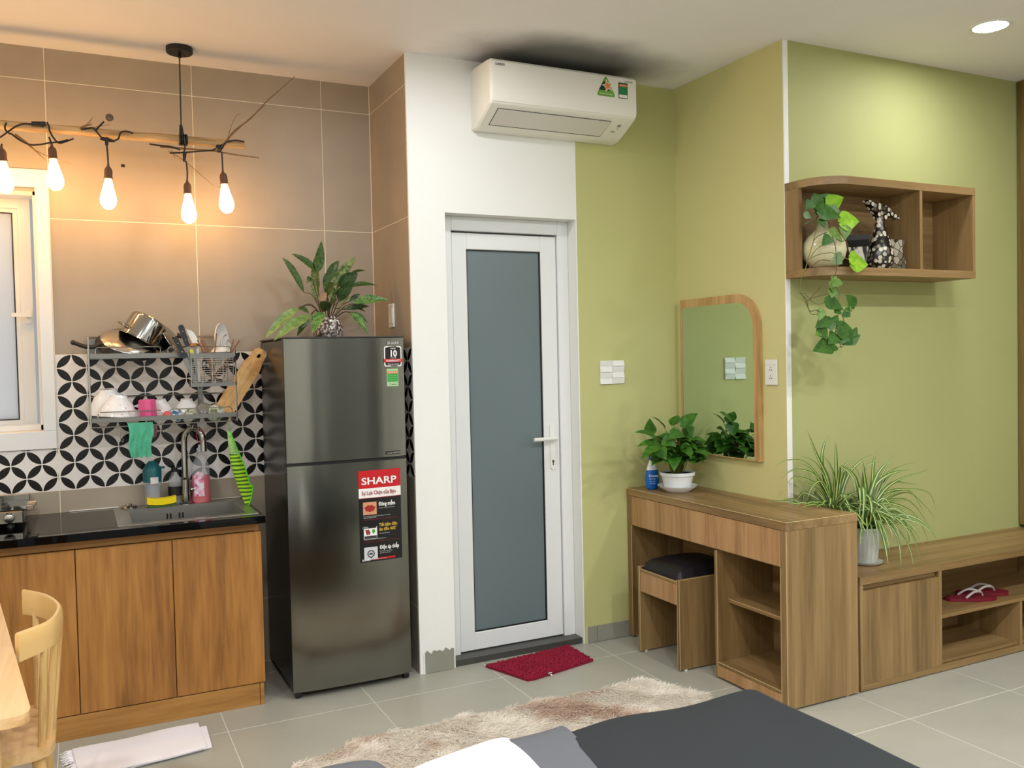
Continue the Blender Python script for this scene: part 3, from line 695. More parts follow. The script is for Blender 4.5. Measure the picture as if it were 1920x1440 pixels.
_b.prism([(px0+.049+(.024+.003*math.sin(a*5))*math.cos(a), .800+(.015+.002*math.sin(a*7))*math.sin(a)) for a in [k*2*math.pi/28 for k in range(28)]], lambda a, c, dd: (a, FN(a)-.0014-dd, c), 0, .0005)
_b.build('meat_print', mat('red_meat_print', (158, 34, 28), .5, var=.5, vscale=160), d2, smooth=0)
st_rect(px0+.018, px0+.080, .664, .718, S_GRY, 'inverter_photo', d2, .0014)
st_rect(px0+.021, px0+.078, .679, .710, S_WHT, 'inverter_photo_inner', d2, .0017)
_b = MB()
for q0 in (.030, .039): _b.prism([(px0+q0+a*1.0, .694+c) for a, c in ((-.005, .011), (.003, .013), (.010, -.002), (.006, -.012), (.001, -.010))], lambda a, c, dd: (a, FN(a)-.0017-dd, c), 0, .0004)
_b.build('red_print', mat('dull_red_print', (150, 52, 44), .5), d2, smooth=0)
MB().prism([(px0+.064, .707), (px0+.070, .703), (px0+.070, .694), (px0+.063, .686), (px0+.057, .694), (px0+.057, .704)], lambda a, c, dd: (a, FN(a)-.0017-dd, c), 0, .0004).build('leaf_print', S_GRN, d2, smooth=0)
st_rect(px0+.010, px0+.076, .712, .7235, S_BLK, 'inverter_badge', d2, .0018); ftx('J-TECH', .009, px0+.012, .714, S_GRY, d2, sx=.95, bold=.02, d=.0036)
st_rect(px0+.021, px0+.078, .666, .678, mat('dark_print', (60, 50, 52), .5), 'dark_band', d2, .0018)
st_rect(px0+.018, px0+.080, .572, .628, mat('pale_grey_print', (202, 204, 206), .4), 'plug_photo', d2, .0014)
_b = MB()
for k in range(24):
    a, a2 = k*2*math.pi/24, (k+1)*2*math.pi/24
    _b.prism([(px0+.049+.017*math.cos(a), .598+.017*math.sin(a)), (px0+.049+.017*math.cos(a2), .598+.017*math.sin(a2)), (px0+.049+.012*math.cos(a2), .598+.012*math.sin(a2)), (px0+.049+.012*math.cos(a), .598+.012*math.sin(a))], lambda a_, c, dd: (a_, FN(a_)-.0014-dd, c), 0, .0005)
_b.prism([(px0+.038, .594), (px0+.060, .594), (px0+.055, .601), (px0+.049, .604), (px0+.043, .601)], lambda a_, c, dd: (a_, FN(a_)-.0014-dd, c), 0, .0005)
_b.prism([(px0+.042, .584), (px0+.056, .584), (px0+.049, .577)], lambda a_, c, dd: (a_, FN(a_)-.0014-dd, c), 0, .0005)
_b.build('plug_print', mat('dark_grey_print', (70, 72, 74), .5), d2, smooth=0)
st_rect(px0+.058, px0+.163, .5695, .5775, S_RED, 'red_footer', d2, .0014)
ftx('SHARP', .0115, px0+.007, .5685, S_WHT, d2, sx=1.2, bold=.02); ftx('Hotline chăm sóc khách hàng', .0065, px0+.063, .5712, S_GRY, d2, sx=.7)
# stickers on the upper door
wx0, wx1, wz0, wz1 = 1.224, 1.313, 1.424, 1.515
st_rect(wx0+.002, wx1-.002, wz0, wz1, S_WHT, 'warranty_sticker', d1, .0008, r=.010)
st_rect(wx0+.007, wx1-.007, wz0+.005, wz1-.005, S_BLK, 'black_field', d1, .0012, r=.008)
st_rect(wx0-.001, wx1+.002, wz0+.019, wz0+.034, S_RED, 'red_band', d1, .0030)
ftx('10', .038, (wx0+wx1)/2, wz0+.0455, S_WHT, d1, sx=1.0, bold=.04, align='CENTER'); ftx('SHARP', .0080, (wx0+wx1)/2, wz1-.0135, S_WHT, d1, sx=1.1, align='CENTER', bold=.01)
ftx('Y E A R', .0095, (wx0+wx1)/2, wz0+.0355, S_WHT, d1, align='CENTER'); ftx('WARRANTY', .0135, (wx0+wx1)/2, wz0+.0215, S_WHT, d1, align='CENTER', d=.0048, bold=.01)
ftx('Compressor', .0115, (wx0+wx1)/2, wz0+.0075, S_WHT, d1, align='CENTER')
st_rect(1.236, 1.292, 1.336, 1.414, mat('pale_green_print', (170, 206, 150), .4), 'energy_sticker', d1, .0008, r=.003)
st_rect(1.239, 1.289, 1.357, 1.391, S_GRN, 'green_field', d1, .0022); st_rect(1.239, 1.289, 1.392, 1.404, mat('orange_print', (206, 130, 52), .4), 'orange_band', d1, .0022)
ftx('★★★★★', .009, 1.264, 1.3945, S_WHT, d1, align='CENTER'); ftx('□ ▬▬▬', .009, 1.264, 1.343, mat('grey_print', (110, 120, 112), .5), d1, align='CENTER')
for k in range(3): ftx('năng lượng hiệu suất', .0058, 1.2415, 1.382-.009*k, mat('pale_green_print', (170, 206, 150), .4), d1, sx=.8)
ftx('SHARP', .0165, 1.241, 1.5235, S_GRY, d1, sx=1.15, bold=.02)
st_rect(1.222, 1.292, 1.032, 1.046, S_BLK, 'badge', d1, .0014); ftx('J-TECH INVERTER', .0095, 1.257, 1.0355, S_GRY, d1, align='CENTER', sx=.85)

# ============================================================ AIR CONDITIONER
ac = thing('air_conditioner', 'white wall-mounted split air conditioner above the door', 'air conditioner', (2.09, 3.7, 2.52))
AX0, AX1 = 1.697, 2.480
prof = [(-.001, 2.795), (-.05, 2.800), (-.19, 2.796), (-.210, 2.792), (-.219, 2.780), (-.2205, 2.66), (-.219, 2.615), (-.212, 2.598), (-.205, 2.592), (-.13, 2.5543), (-.085, 2.5330), (-.05, 2.5170), (-.001, 2.516)]
b_ = MB()
def acp(x, sc=1.): return [b_.bm.verts.new((x, YD+a*sc, 2.66+(c-2.66)*(1 if sc == 1 else sc))) for a, c in prof]
rg = [acp(AX0, .96), acp(AX0+.010), acp(AX1-.010), acp(AX1, .96)]
for a, c in zip(rg, rg[1:]):
    for k in range(len(prof)): b_.bm.faces.new((a[k], a[(k+1) % len(prof)], c[(k+1) % len(prof)], c[k]))
b_.bm.faces.new(rg[0]); b_.bm.faces.new(rg[-1][::-1])
M_ac = mat('white_ac_plastic', (236, 234, 222), .28, spec=.5)
b_.build('housing', M_ac, ac, smooth=28)
b_ = MB(); pf = [(-.2215, 2.781), (-.2225, 2.70), (-.2222, 2.625), (-.217, 2.604)]
poly = pf + [(a+.003, c) for a, c in pf[::-1]]
b_.prism([(YD+a, c) for a, c in poly], YZ, AX0+.016, AX1-.006); b_.build('front_panel', M_ac, ac, smooth=50)
sA, sB = Vector((0, YD-.2065, 2.5905)), Vector((0, YD-.052, 2.5175)); sdv = (sB-sA).normalized(); snv = Vector((0, sdv.z, -sdv.y)); sL = (sB-sA).length
if snv.z > 0: snv = -snv
def under(name, x0, x1, a0, a1, d, m_, **k):
    b_ = MB(); b_.prism([(x0, a0), (x1, a0), (x1, a1), (x0, a1)], lambda a, c, dd: tuple(sA+Vector((a, 0, 0))+sdv*c+snv*dd), .0, d); return b_.build(name, m_, ac, smooth=0, **k)
under('outlet', AX0+.050, AX1-.128, .022, .138, .0014, M_blk); under('vane', AX0+.053, AX1-.131, .0245, .132, .0032, mat('ac_vane', (222, 218, 208), .35), label='long flat air outlet vane')
M_lg = mat('light_grey_print', (150, 150, 142), .5)
under('receiver_window', AX1-.078, AX1-.060, .040, .056, .0016, M_lg); under('indicator', AX1-.070, AX1-.064, .068, .073, .0016, M_lg); under('indicator', AX1-.090, AX1-.070, .090, .096, .0016, M_lg)
yf = YD-.2228
text('DAIKIN', .0155, (AX0+.024, yf, 2.762), (1, 0, 0), (0, 0, 1), mat('dark_grey_print', (70, 72, 74), .5), ac, bold=.02, sx=.9)
text('INVERTER', .0115, (AX1-.070, yf, 2.762), (1, 0, 0), (0, 0, 1), mat('dark_grey_print', (70, 72, 74), .5), ac, sx=.85)
def tri(cx, cz, w_, h_, r_):
    P = [(cx-w_/2, cz-h_/2), (cx+w_/2, cz-h_/2), (cx, cz+h_/2)]; out = []
    for i in range(3):
        p, a, b2 = Vector(P[i]), Vector(P[i-1]), Vector(P[(i+1) % 3])
        q0 = p+(a-p).normalized()*r_; q1 = p+(b2-p).normalized()*r_
        for t in (0, .25, .5, .75, 1): out.append(tuple(q0*(1-t)**2+p*2*t*(1-t)+q1*t*t))
    return out
MB().prism(tri(2.302, 2.735, .108, .100, .016), XZ, yf-.0010, yf+.001).build('star_sticker', mat('leaf_green_print', (112, 168, 60), .4), ac, smooth=0, label='green triangular sticker with an orange star')
MB().prism(tri(2.292, 2.735, .062, .046, .004), XZ, yf-.0014, yf).build('dark_field', mat('dark_green_print', (14, 48, 34), .4), ac, smooth=0)
for r1, r2, m_, d in ((.031, .015, S_WHT, .0018), (.025, .011, mat('orange_star', (230, 138, 66), .4), .0022)):
    MB().prism([(2.311+(r1 if k % 2 == 0 else r2)*math.cos(R(105+36*k)), 2.735+(r1 if k % 2 == 0 else r2)*math.sin(R(105+36*k))) for k in range(10)], XZ, yf-d, yf-.001).build('star', m_, ac, smooth=0)
text('TIẾT KIỆM NĂNG LƯỢNG', .0095, (2.302, yf-.0015, 2.693), (1, 0, 0), (0, 0, 1), S_WHT, ac, align='CENTER', sx=.68)
MB().prism(rrect(2.372, 2.424, 2.684, 2.759, .003), XZ, yf-.001, yf).build('energy_label', mat('dark_green_label', (40, 70, 46), .4), ac, smooth=0)
for z0, z1, m_ in ((2.740, 2.752, mat('orange_print', (206, 130, 52), .4)), (2.704, 2.739, mat('label_green', (30, 124, 66), .4)), (2.6875, 2.702, S_WHT)):
    MB().box(2.375, 2.421, yf-.0016, yf, z0, z1).build('label_band', m_, ac, smooth=0)
text('★★★★★', .008, (2.398, yf-.002, 2.743), (1, 0, 0), (0, 0, 1), S_WHT, ac, align='CENTER')

# ============================================================ SWITCHES, SOCKETS
def switchplate(x0, x1, z0, z1, cols_, rows_, gang, label):
    t = thing('light_switch', label, 'switch', ((x0+x1)/2, YD-.005, z0))
    MB().box(x0+.001, x1-.001, YD-.006, YD-.0005, z0+.001, z1-.001, b=.002).build('plate', M_whpl, t)
    w_ = (x1-x0)/cols_; h_ = (z1-z0)/rows_
    for i in range(cols_):
        for j_ in range(rows_):
            tl = .006*(1 if (i+j_) % 2 else -1)
            b_ = MB().box(x0+i*w_+.0008, x0+(i+1)*w_-.0008, YD-.0105, YD-.005, z0+j_*h_+.0012, z0+(j_+1)*h_-.0012, b=.001)
            for v in b_.bm.verts:
                if v.co.y < YD-.008: v.co.y -= tl*((v.co.z-z0-j_*h_)/h_-.5)
            b_.build('rocker', M_whpl, t)
switchplate(2.374, 2.518, 1.306, 1.427, 2, 4, 4, 'white double column of rocker switches between the door and mirror')
so = thing('power_socket', 'white double power socket beside the arched mirror', 'socket', (XM-.005, 3.118, 1.299))
MB().box(XM-.009, XM-.0005, 3.080, 3.158, 1.299, 1.417, b=.003).build('plate', M_whpl, so)
MB().box(XM-.0105, XM-.008, 3.083, 3.155, 1.392, 1.414, b=.001).build('blank_module', M_whpl, so)
for z in (1.335, 1.373):
    b_ = MB()
    for dy, dz in ((-.006, -.004), (.006, -.004), (0, .007)): b_.box(XM-.0098, XM-.0085, 3.119+dy-.0022, 3.119+dy+.0022, z+dz-.003, z+dz+.003, b=.0008)
    b_.build('socket_holes', M_blk, so)
ds = thing('small_wall_socket', 'narrow white switch plate on the tiled side wall above the refrigerator', 'switch', (XP-.004, 4.090, 1.609))
MB().box(XP-.008, XP-.0005, 4.054, 4.128, 1.609, 1.724, b=.003).build('plate', M_whpl, ds)
MB().box(XP-.0105, XP-.0075, 4.066, 4.116, 1.630, 1.704, b=.002).build('rocker', M_whpl, ds)
# ============================================================ DRESSING TABLE
TX0, TX1, TY0, TY1, TZ = 2.522, 2.862, 2.680, 3.818, .768
dk = thing('dressing_table', 'oak laminate dressing table with drawer front and open shelves below the mirror', 'desk', (2.69, 3.25, 0))
EX = 2.914
MB().prism([(TX0-.002, TY0-.002), (EX, TY0-.002), (EX, YS-.006), (TX1, YS-.006), (TX1, TY1), (TX0-.002, TY1)], XY, .734, TZ).build('table_top', M_oakY, dk, smooth=0)
MB().prism([(TX0, TY0), (EX, TY0), (EX, TY0+.034), (TX0, TY0+.034)], XY, .008, .733).build('side_panel', M_oakZ, dk, smooth=0)
MB().box(TX0, TX1, TY1-.034, TY1, .008, .733, b=.001).build('side_panel', M_oakZ, dk)
for a, c in ((TY0+.036, 3.150), (3.152, TY1-.036)):
    MB().box(TX0+.001, TX0+.018, a, c, .583, .731, b=.001).build('drawer_front', M_oakP, dk)
MB().box(TX0+.02, TX1-.02, TY0+.036, TY1-.036, .575, .590).build('drawer_bottom', M_oakY, dk)
MB().box(TX0+.0005, TX1-.01, 3.112, 3.130, .008, .575, b=.001).build('divider_panel', M_oakZ, dk)
MB().box(TX1-.016, TX1-.002, TY0+.035, 3.112, .06, .575).box(TX1-.016, TX1-.002, 3.131, TY1-.035, .30, .575).build('back_panel', M_oakY, dk)
MB().box(TX0+.062, TX1-.018, TY0+.035, 3.111, .335, .352, b=.001).build('shelf', M_oakY, dk)
MB().box(TX0+.002, TX1-.018, TY0+.035, 3.111, .060, .075, b=.001).build('bottom_shelf', M_oakY, dk)
MB().box(TX0+.0005, TX0+.017, TY0+.035, 3.111, .010, .059, b=.001).build('plinth', M_oakP, dk)
for x, y in ((2.56, 2.697), (2.86, 2.697), (2.56, 3.12), (2.56, 3.80), (2.82, 3.80)):
    MB().lathe([(.009, 0), (.009, .008)], (x, y, 0), 10).build('glide', M_whpl, dk)

M_edge = mat('pale_edge_banding', (204, 178, 126), .5)
MB().box(TX0-.003, TX0-.0005, TY0-.003, TY1, TZ-.0012, TZ+.0006).box(TX0-.002, EX, TY0-.003, TY0-.0005, TZ-.0012, TZ+.0006).box(TX0-.001, TX0+.001, TY0-.001, TY0+.001, .009, .733).box(TX0-.001, TX0+.001, TY0+.033, TY0+.0352, .009, .580).box(TX0-.001, TX0+.001, 3.1115, 3.1135, .009, .575).box(TX0-.001, TX0+.001, TY1-.0352, TY1-.033, .009, .580).box(TX0+.060, TX0+.0625, TY0+.035, 3.111, .3505, .3525).box(TX0+.0, TX0+.003, TY0+.035, 3.111, .0735, .0755).build('edge_banding', M_edge, dk, smooth=0)

# stool
sl_ = thing('stool', 'small oak laminate stool with a black padded seat under the dressing table', 'stool', (2.60, 3.41, 0))
QX0, QX1, QY0, QY1 = 2.424, 2.790, 3.258, 3.590
for a, c in ((QY0, QY0+.017), (QY1-.017, QY1)):
    MB().box(QX0, QX1, a, c, .008, .422, b=.001).build('side_panel', M_oakZ, sl_)
MB().box(QX0+.003, QX1-.003, QY0+.018, QY1-.018, .398, .412, b=.001).build('seat_board', M_oakY, sl_)
MB().box(QX0+.003, QX0+.020, QY0+.018, QY1-.018, .302, .397, b=.001).build('apron', M_oakP, sl_)
MB().box(QX1-.02, QX1-.003, QY0+.018, QY1-.018, .302, .397, b=.001).build('apron', M_oakP, sl_)
MB().box(QX0-.001, QX0+.001, QY0-.001, QY0+.001, .009, .422).box(QX0-.001, QX0+.001, QY0+.016, QY0+.018, .009, .422).box(QX0, QX1, QY0-.001, QY0+.001, .421, .4228).box(QX0-.001, QX0+.001, QY1-.018, QY1-.016, .009, .422).box(QX0+.002, QX0+.004, QY0+.018, QY1-.018, .410, .4125).build('edge_banding', M_edge, sl_, smooth=0)
M_leather = mat('black_vinyl', (28, 25, 28), .42, spec=.4, bump=.2, bscale=200)
def cushion(u, v):
    x = QX0+.012+(QX1-QX0-.02)*u; y = QY0+.020+(QY1-QY0-.04)*v
    e = (1-abs(2*u-1)**6)*(1-abs(2*v-1)**6)
    return ((x, y, .420+.052*max(e, 0)**.4 + .002*math.sin(9*u+4*v)), (0, 0, 1))
b_ = MB(); b_.grid(lambda u, v: cushion(u, v)[0], 26, 22)
b_.grid(lambda u, v: (QX0+.012+(QX1-QX0-.02)*u, QY0+.020+(QY1-QY0-.04)*v, .4125), 1, 1)
b_.box(QX0+.012, QX1-.008, QY0+.020, QY1-.020, .4126, .421)
b_.build('cushion', M_leather, sl_)
for x, y in ((2.46, QY0+.008), (2.75, QY0+.008), (2.46, QY1-.008), (2.75, QY1-.008)):
    MB().lathe([(.008, 0), (.008, .008)], (x, y, 0), 10).build('glide', M_whpl, sl_)

# ============================================================ TV UNIT
tv = thing('tv_bench', 'long low oak laminate bench with a cupboard door and open compartments', 'tv stand', (3.7, 2.85, 0))
BX0, BX1, BY0, BY1, BZ = 2.934, 4.474, 2.684, YS-.002, .492
MB().box(BX0, BX1, BY0, BY1, .458, BZ, b=.001).build('bench_top', M_oakX, tv)
MB().box(BX0, BX0+.017, BY0+.002, BY1, .030, .457).build('side_panel', M_oakZ, tv)
MB().box(3.421, 3.438, BY0+.002, BY1-.01, .030, .457).build('divider_panel', M_oakZ, tv)
MB().box(3.980, 3.997, BY0+.002, BY1-.01, .030, .240).build('divider_panel', M_oakZ, tv)
MB().box(BX1-.017, BX1, BY0+.002, BY1, .030, .457).build('side_panel', M_oakZ, tv)
MB().box(BX0+.018, 3.420, BY0+.001, BY0+.018, .030, .4315, b=.001).build('door', M_oakZ, tv)
MB().box(BX0+.018, 3.420, BY0+.022, BY0+.038, .432, .457).build('grip_rail', M_oakX, tv)
MB().box(3.439, BX1-.018, BY0+.003, BY1-.01, .241, .255, b=.001).build('shelf', M_oakX, tv)
MB().box(BX0+.018, BX1-.018, BY0+.02, BY1-.01, .030, .046).build('bottom_panel', M_oakX, tv)
MB().box(BX0, BX1, BY0+.001, BY0+.018, .004, .0295, b=.001).box(BX0, BX1, BY1-.03, BY1-.012, .004, .0295).build('plinth', M_oakX, tv)
MB().box(BX0+.018, BX1-.018, BY1-.010, BY1-.002, .047, .457).build('back_panel', M_oakX, tv)
for x in (2.97, 3.43, 3.99, 4.44):
    for y in (BY0+.03, BY1-.03): MB().lathe([(.009, 0), (.009, .03)], (x, y, 0), 10).build('glide', M_whpl, tv)

# flip-flops on the bench shelf
M_fred = mat('dark_red_rubber', (112, 12, 32), .7, bump=.4, bscale=160); M_strap = mat('white_strap', (176, 166, 160), .6)
def flipflop(ox, oy, ang, tilt, label):
    z0 = .2555 + (.0 if tilt == 0 else .001)
    t = thing('flip_flop', label, 'slipper', (ox, oy, z0), 'dark red flip-flops in the bench')
    ca, sa_ = math.cos(ang), math.sin(ang)
    def P(a, c, d): return (ox+ca*a-sa_*c, oy+sa_*a+ca*c, z0+d+tilt*(a+.13))
    out = []
    for k in range(29):
        u = k/28; a = -.125+.25*u; w_ = .036+.012*math.sin(math.pi*u*1.1-.2)-.008*math.sin(math.pi*min(1, u*2))
        e = math.sqrt(max(0, 1-(abs(2*u-1))**6)); out.append((a, w_*e))
    poly = out+[(a, -w_) for a, w_ in out[::-1][1:-1]]
    b_ = MB(); b_.prism(poly, P, 0, .016); b_.build('sole', M_fred, t, smooth=30)
    toe = P(.06, 0, .016)
    for sgn in (1, -1):
        pts = cat_rom([toe, P(.045, .006*sgn, .036), P(.0, .026*sgn, .042), P(-.045, .034*sgn, .017)], 6)
        b_ = MB(); b_.tube(pts, [.0035]*6+[.0055]*(len(pts)-6), 8); b_.build('strap', M_strap, t)
flipflop(3.775, 2.792, R(-22), 0, 'dark red flip-flop with white straps in front, nearest the cupboard door')
flipflop(3.905, 2.828, R(-28), 0, 'dark red flip-flop with white straps, behind and right of the other')

# ============================================================ WALL SHELF
ws = thing('wall_shelf', 'oak laminate wall shelf with a rounded left front corner and one divider', 'shelf', (3.35, 2.91, 1.778))
HX0, HX1, HY0 = XM+.032, 3.826, 2.792
def hpoly(x0, x1, y0, r):
    return [(x0, YS-.002), (x0, y0+r)]+[(x0+r-r*math.cos(R(a)), y0+r-r*math.sin(R(a))) for a in range(10, 91, 8)]+[(x0+r, y0), (x1, y0), (x1, YS-.002)]
for z0, z1, nm in ((1.778, 1.812, 'bottom_board'), (2.168, 2.202, 'top_board')):
    MB().prism(hpoly(HX0-.03, HX1, HY0, .150), XY, z0, z1).build(nm, M_oakX, ws, smooth=40)
MB().box(HX0-.030, HX0-.014, YS-.09, YS-.003, 1.8125, 2.1675).build('end_panel', M_oakZ, ws)
MB().box(HX0-.012, HX1-.018, YS-.018, YS-.003, 1.8125, 2.1675).build('back_panel', wood('oak_back', OAKD, OAKM, OAKL, (.05, 1, 1), 9, 70, mixv=.3), ws)
MB().box(HX1-.0175, HX1, HY0+.001, YS-.003, 1.8125, 2.1675).build('end_panel', M_oakZ, ws)
MB().box(3.449, 3.466, HY0+.001, YS-.019, 1.8125, 2.1675).build('divider', M_oakZ, ws)
for z in (1.85, 2.07): MB().lathe([(0, 0), (.005, 0), (.005, .002), (0, .002)], (3.494, YS-.0185, z), 10, axis=(0, -1, 0)).build('peg_hole', mat('brown_cap', (92, 66, 38), .6), ws)

# ornaments
SZ = 1.8125
def spots_mat(name, kind):
    m = bpy.data.materials.new(name); m.use_nodes = True
    N = m.node_tree.nodes; L = m.node_tree.links; b = N['Principled BSDF']; b.inputs['Roughness'].default_value = .25
    tc = N.new('ShaderNodeTexCoord'); v = N.new('ShaderNodeTexVoronoi'); v.inputs['Scale'].default_value = 50 if kind == 'spot' else 34
    mp = N.new('ShaderNodeMapping'); L.new(tc.outputs['Object'], mp.inputs[0]); L.new(mp.outputs[0], v.inputs['Vector'])
    if kind == 'spot': v.feature = 'F1'; v.inputs['Randomness'].default_value = .7
    else: v.feature = 'DISTANCE_TO_EDGE'
    mth = N.new('ShaderNodeMath'); mth.operation = 'LESS_THAN' if kind == 'spot' else 'GREATER_THAN'
    L.new(v.outputs['Distance'], mth.inputs[0]); mth.inputs[1].default_value = .47 if kind == 'spot' else .045
    v2 = N.new('ShaderNodeTexVoronoi'); v2.inputs['Scale'].default_value = v.inputs['Scale'].default_value; v2.inputs['Randomness'].default_value = v.inputs['Randomness'].default_value
    L.new(mp.outputs[0], v2.inputs['Vector'])
    sp_ = N.new('ShaderNodeSeparateColor'); L.new(v2.outputs['Color'], sp_.inputs[0])
    r = N.new('ShaderNodeValToRGB'); r.color_ramp.elements[0].color = lin((96, 88, 74)); r.color_ramp.elements[0].position = .25; r.color_ramp.elements[1].color = lin((200, 192, 170) if kind == 'spot' else (158, 150, 132)); r.color_ramp.elements[1].position = .5
    L.new(sp_.outputs[0], r.inputs[0])
    mx = N.new('ShaderNodeMix'); mx.data_type = 'RGBA'; mx.inputs[6].default_value = lin((20, 17, 15)); L.new(r.outputs[0], mx.inputs[7]); L.new(mth.outputs[0], mx.inputs[0])
    L.new(mx.outputs[2], b.inputs['Base Color']); return m
M_spot = spots_mat('pebble_pattern_glaze', 'spot'); M_crack = spots_mat('crazy_paving_glaze', 'crack')
vx, vy = 3.262+.02, 2.850
prof = [(.046, 0), (.060, .02), (.066, .05), (.061, .09), (.046, .130), (.033, .165), (.026, .20), (.023, .232)]
b_ = MB().lathe(prof, (vx-.02, vy, SZ), 32, sy=.8)
# fish-tail mouth: flattened crescent flaring both ways
cr = [(-.024, .222), (-.030, .245), (-.052, .262), (-.094, .304), (-.060, .300), (-.02, .293), (.02, .285), (.056, .268), (.110, .229), (.070, .236), (.030, .240), (.024, .222)]
b_.prism(cr, lambda a, c, d: (vx-.02+a, vy+d, SZ+c), -.016, .016)
b_.build('fishtail_vase', M_spot, label='tall black vase with pale pebble spots and a fishtail mouth', cat='vase')
b_ = MB(); bx = 3.140
pr_ = [(-.040, 0), (-.036, .03), (-.048, .08), (-.060, .118), (-.062, .143), (.060, .145), (.062, .120), (.046, .07), (.040, .03), (.046, 0)]
M_stripe = ramp_mat('black_white_stripe_glaze', [(.0, (22, 20, 20)), (.42, (22, 20, 20)), (.5, (196, 190, 176)), (.62, (200, 194, 180)), (.7, (22, 20, 20))], lambda N, L, co: (lambda n, mp: (L.new(co, mp.inputs[0]), L.new(mp.outputs[0], n.inputs['Vector']), n.outputs['Fac'])[2])(*(lambda n, mp: (setattr(n.inputs['Scale'], 'default_value', 11), setattr(mp.inputs['Scale'], 'default_value', (5, 5, .35)), n, mp)[2:])(N.new('ShaderNodeTexNoise'), N.new('ShaderNodeMapping'))), rough=.3)
cupt = thing('striped_vase', 'low square vase, black above and black-and-white striped below, left of the pebble vase', 'vase', (bx, 2.862, SZ))
MB().lathe([(.040, 0), (.037, .03), (.045, .07), (.052, .094)], (bx, 2.862, SZ), 4, sx=1.25, sy=1.0).build('striped_base', M_stripe, cupt, smooth=0)
MB().lathe([(.052, .0945), (.064, .124), (.066, .148), (.058, .148), (.054, .12), (0, .12)], (bx, 2.862, SZ), 4, sx=1.12, sy=.95).build('black_rim', mat('black_glaze', (18, 17, 17), .25), cupt, smooth=0)
b_ = MB(); cx = 3.462-.028
pl_ = [(-.046, 0), (.046, 0), (.064, .012), (.055, .050), (.038, .088), (.032, .105), (.040, .122), (.058, .148), (.02, .150), (-.05, .152), (-.055, .12), (-.040, .08), (-.050, .03)]
cx = 3.374
b_.prism([(cx+.0+a*.86, SZ+c*.92) for a, c in pl_], XZ, 2.850, 2.886); b_.build('crackle_vase', M_crack, label='flat flared vase with a grey crazy-paving pattern, right of the pebble vase', cat='vase')

# ============================================================ MIRROR
mr = thing('wall_mirror', 'arched-corner wall mirror with an oak frame above the dressing table', 'mirror', (XM-.02, 3.47, .94))
mY0, mY1, mZ0, mZ1, mr_ = 3.180, 3.768, .941, 1.731, .165
def mpoly(y0, y1, z0, z1, r): return [(y1, z0), (y1, z1), (y0+r, z1)]+[(y0+r-r*math.sin(R(a)), z1-r+r*math.cos(R(a))) for a in range(6, 91, 6)]+[(y0, z0)]
xm = XM-.001
outer = mpoly(mY0, mY1, mZ0, mZ1, mr_); inner = mpoly(mY0+.036, mY1-.006, mZ0+.004, mZ1-.040, mr_-.045)
b_ = MB(); n = len(outer)
V = [[b_.bm.verts.new((x, p[0], p[1])) for p in P_] for P_, x in ((outer, xm), (outer, xm-.025), (inner, xm-.025), (inner, xm))]
for k in range(n):
    for a in range(4):
        c = (a+1) % 4; b_.bm.faces.new((V[a][k], V[a][(k+1) % n], V[c][(k+1) % n], V[c][k]))
b_.build('frame', wood('mirror_oak', (156, 120, 72), (186, 148, 94), (200, 166, 112), (1, 1, .08), 10, 70, mixv=.3), mr, smooth=30)
inn2 = mpoly(mY0+.0345, mY1-.005, mZ0+.003, mZ1-.0385, mr_-.044)
b_ = MB(); b_.prism(inn2, YZ, xm-.020, xm-.004); b_.build('mirror_glass', mat('mirror_glass', (206, 222, 212), .0, metal=1.), mr, smooth=0)
# ============================================================ DISH RACK ON THE WALL
rk = thing('dish_rack', 'two-tier stainless wall dish rack on the patterned tiles above the sink', 'dish rack', (.35, 4.25, 1.19))
RF, RB, RL, RR = 4.115, 4.362, .046, .640
W = .0032
fr_ = MB()
for x in (RL, RR):
    fr_.tube([(x, RF, 1.195), (x, RF, 1.575 if x == RL else 1.515)], W, 8)
    fr_.tube([(x, RF, 1.575 if x == RL else 1.515), (x, RB, 1.583)], W, 8).tube([(x, RB, 1.583), (x, RB, 1.195)], W, 8)
    fr_.tube([(x, RF, 1.197), (x, RB, 1.197)], W, 8)
fr_.tube([(RL, RB, 1.583), (RR, RB, 1.583)], W, 8).tube([(RL, RB, 1.316), (RR, RB, 1.316)], W, 8)
fr_.build('frame', M_chrome, rk)
def tray(zt, zb, x1=RR):
    b_ = MB(); b_.box(RL+.004, x1, RF-.006, RF-.004, zb, zt, b=.0008).box(RL+.004, RR-.004, RB-.004, RB-.002, zb, zt).box(RL+.003, RL+.005, RF-.004, RB-.004, zb, zt).box(RR-.006, RR-.004, RF-.004, RB-.004, zb, zt)
    b_.build('tray_edge', M_steel, rk)
    w_ = MB(); k = RL+.02
    while k < RR-.01: w_.tube([(k, RF, zb+.004), (k, RB-.004, zb+.004)], .0016, 6); k += .0215
    w_.build('tray_wires', M_chrome, rk)
tray(1.506, 1.484); tray(1.234, 1.214)
def rail(x0, x1, z0, z1, y=RF-.003):
    MB().tube([(x0, y, z0), (x0, y, z1-.008), (x0+.008, y, z1), (x1-.008, y, z1), (x1, y, z1-.008), (x1, y, z0)], .0022, 8).build('guard_rail', M_chrome, rk)
rail(.073, .328, 1.506, 1.533); rail(.358, .620, 1.506, 1.531)
rail(.074, .325, 1.234, 1.258, RF-.003); rail(.356, .618, 1.234, 1.259)
MB().tube([(RL, RF, 1.195), (.30, RF, 1.1955), (.614, RF, 1.196), (.614, RF, 1.214)], .0028, 8).build('hook_bar', M_chrome, rk)
br_ = MB().box(.504, .526, RB+.002, YK-.001, 1.24, 1.40, b=.001).box(.508, .522, RB, RB+.004, 1.24, 1.40)
br_.build('wall_bracket', M_steel, rk)
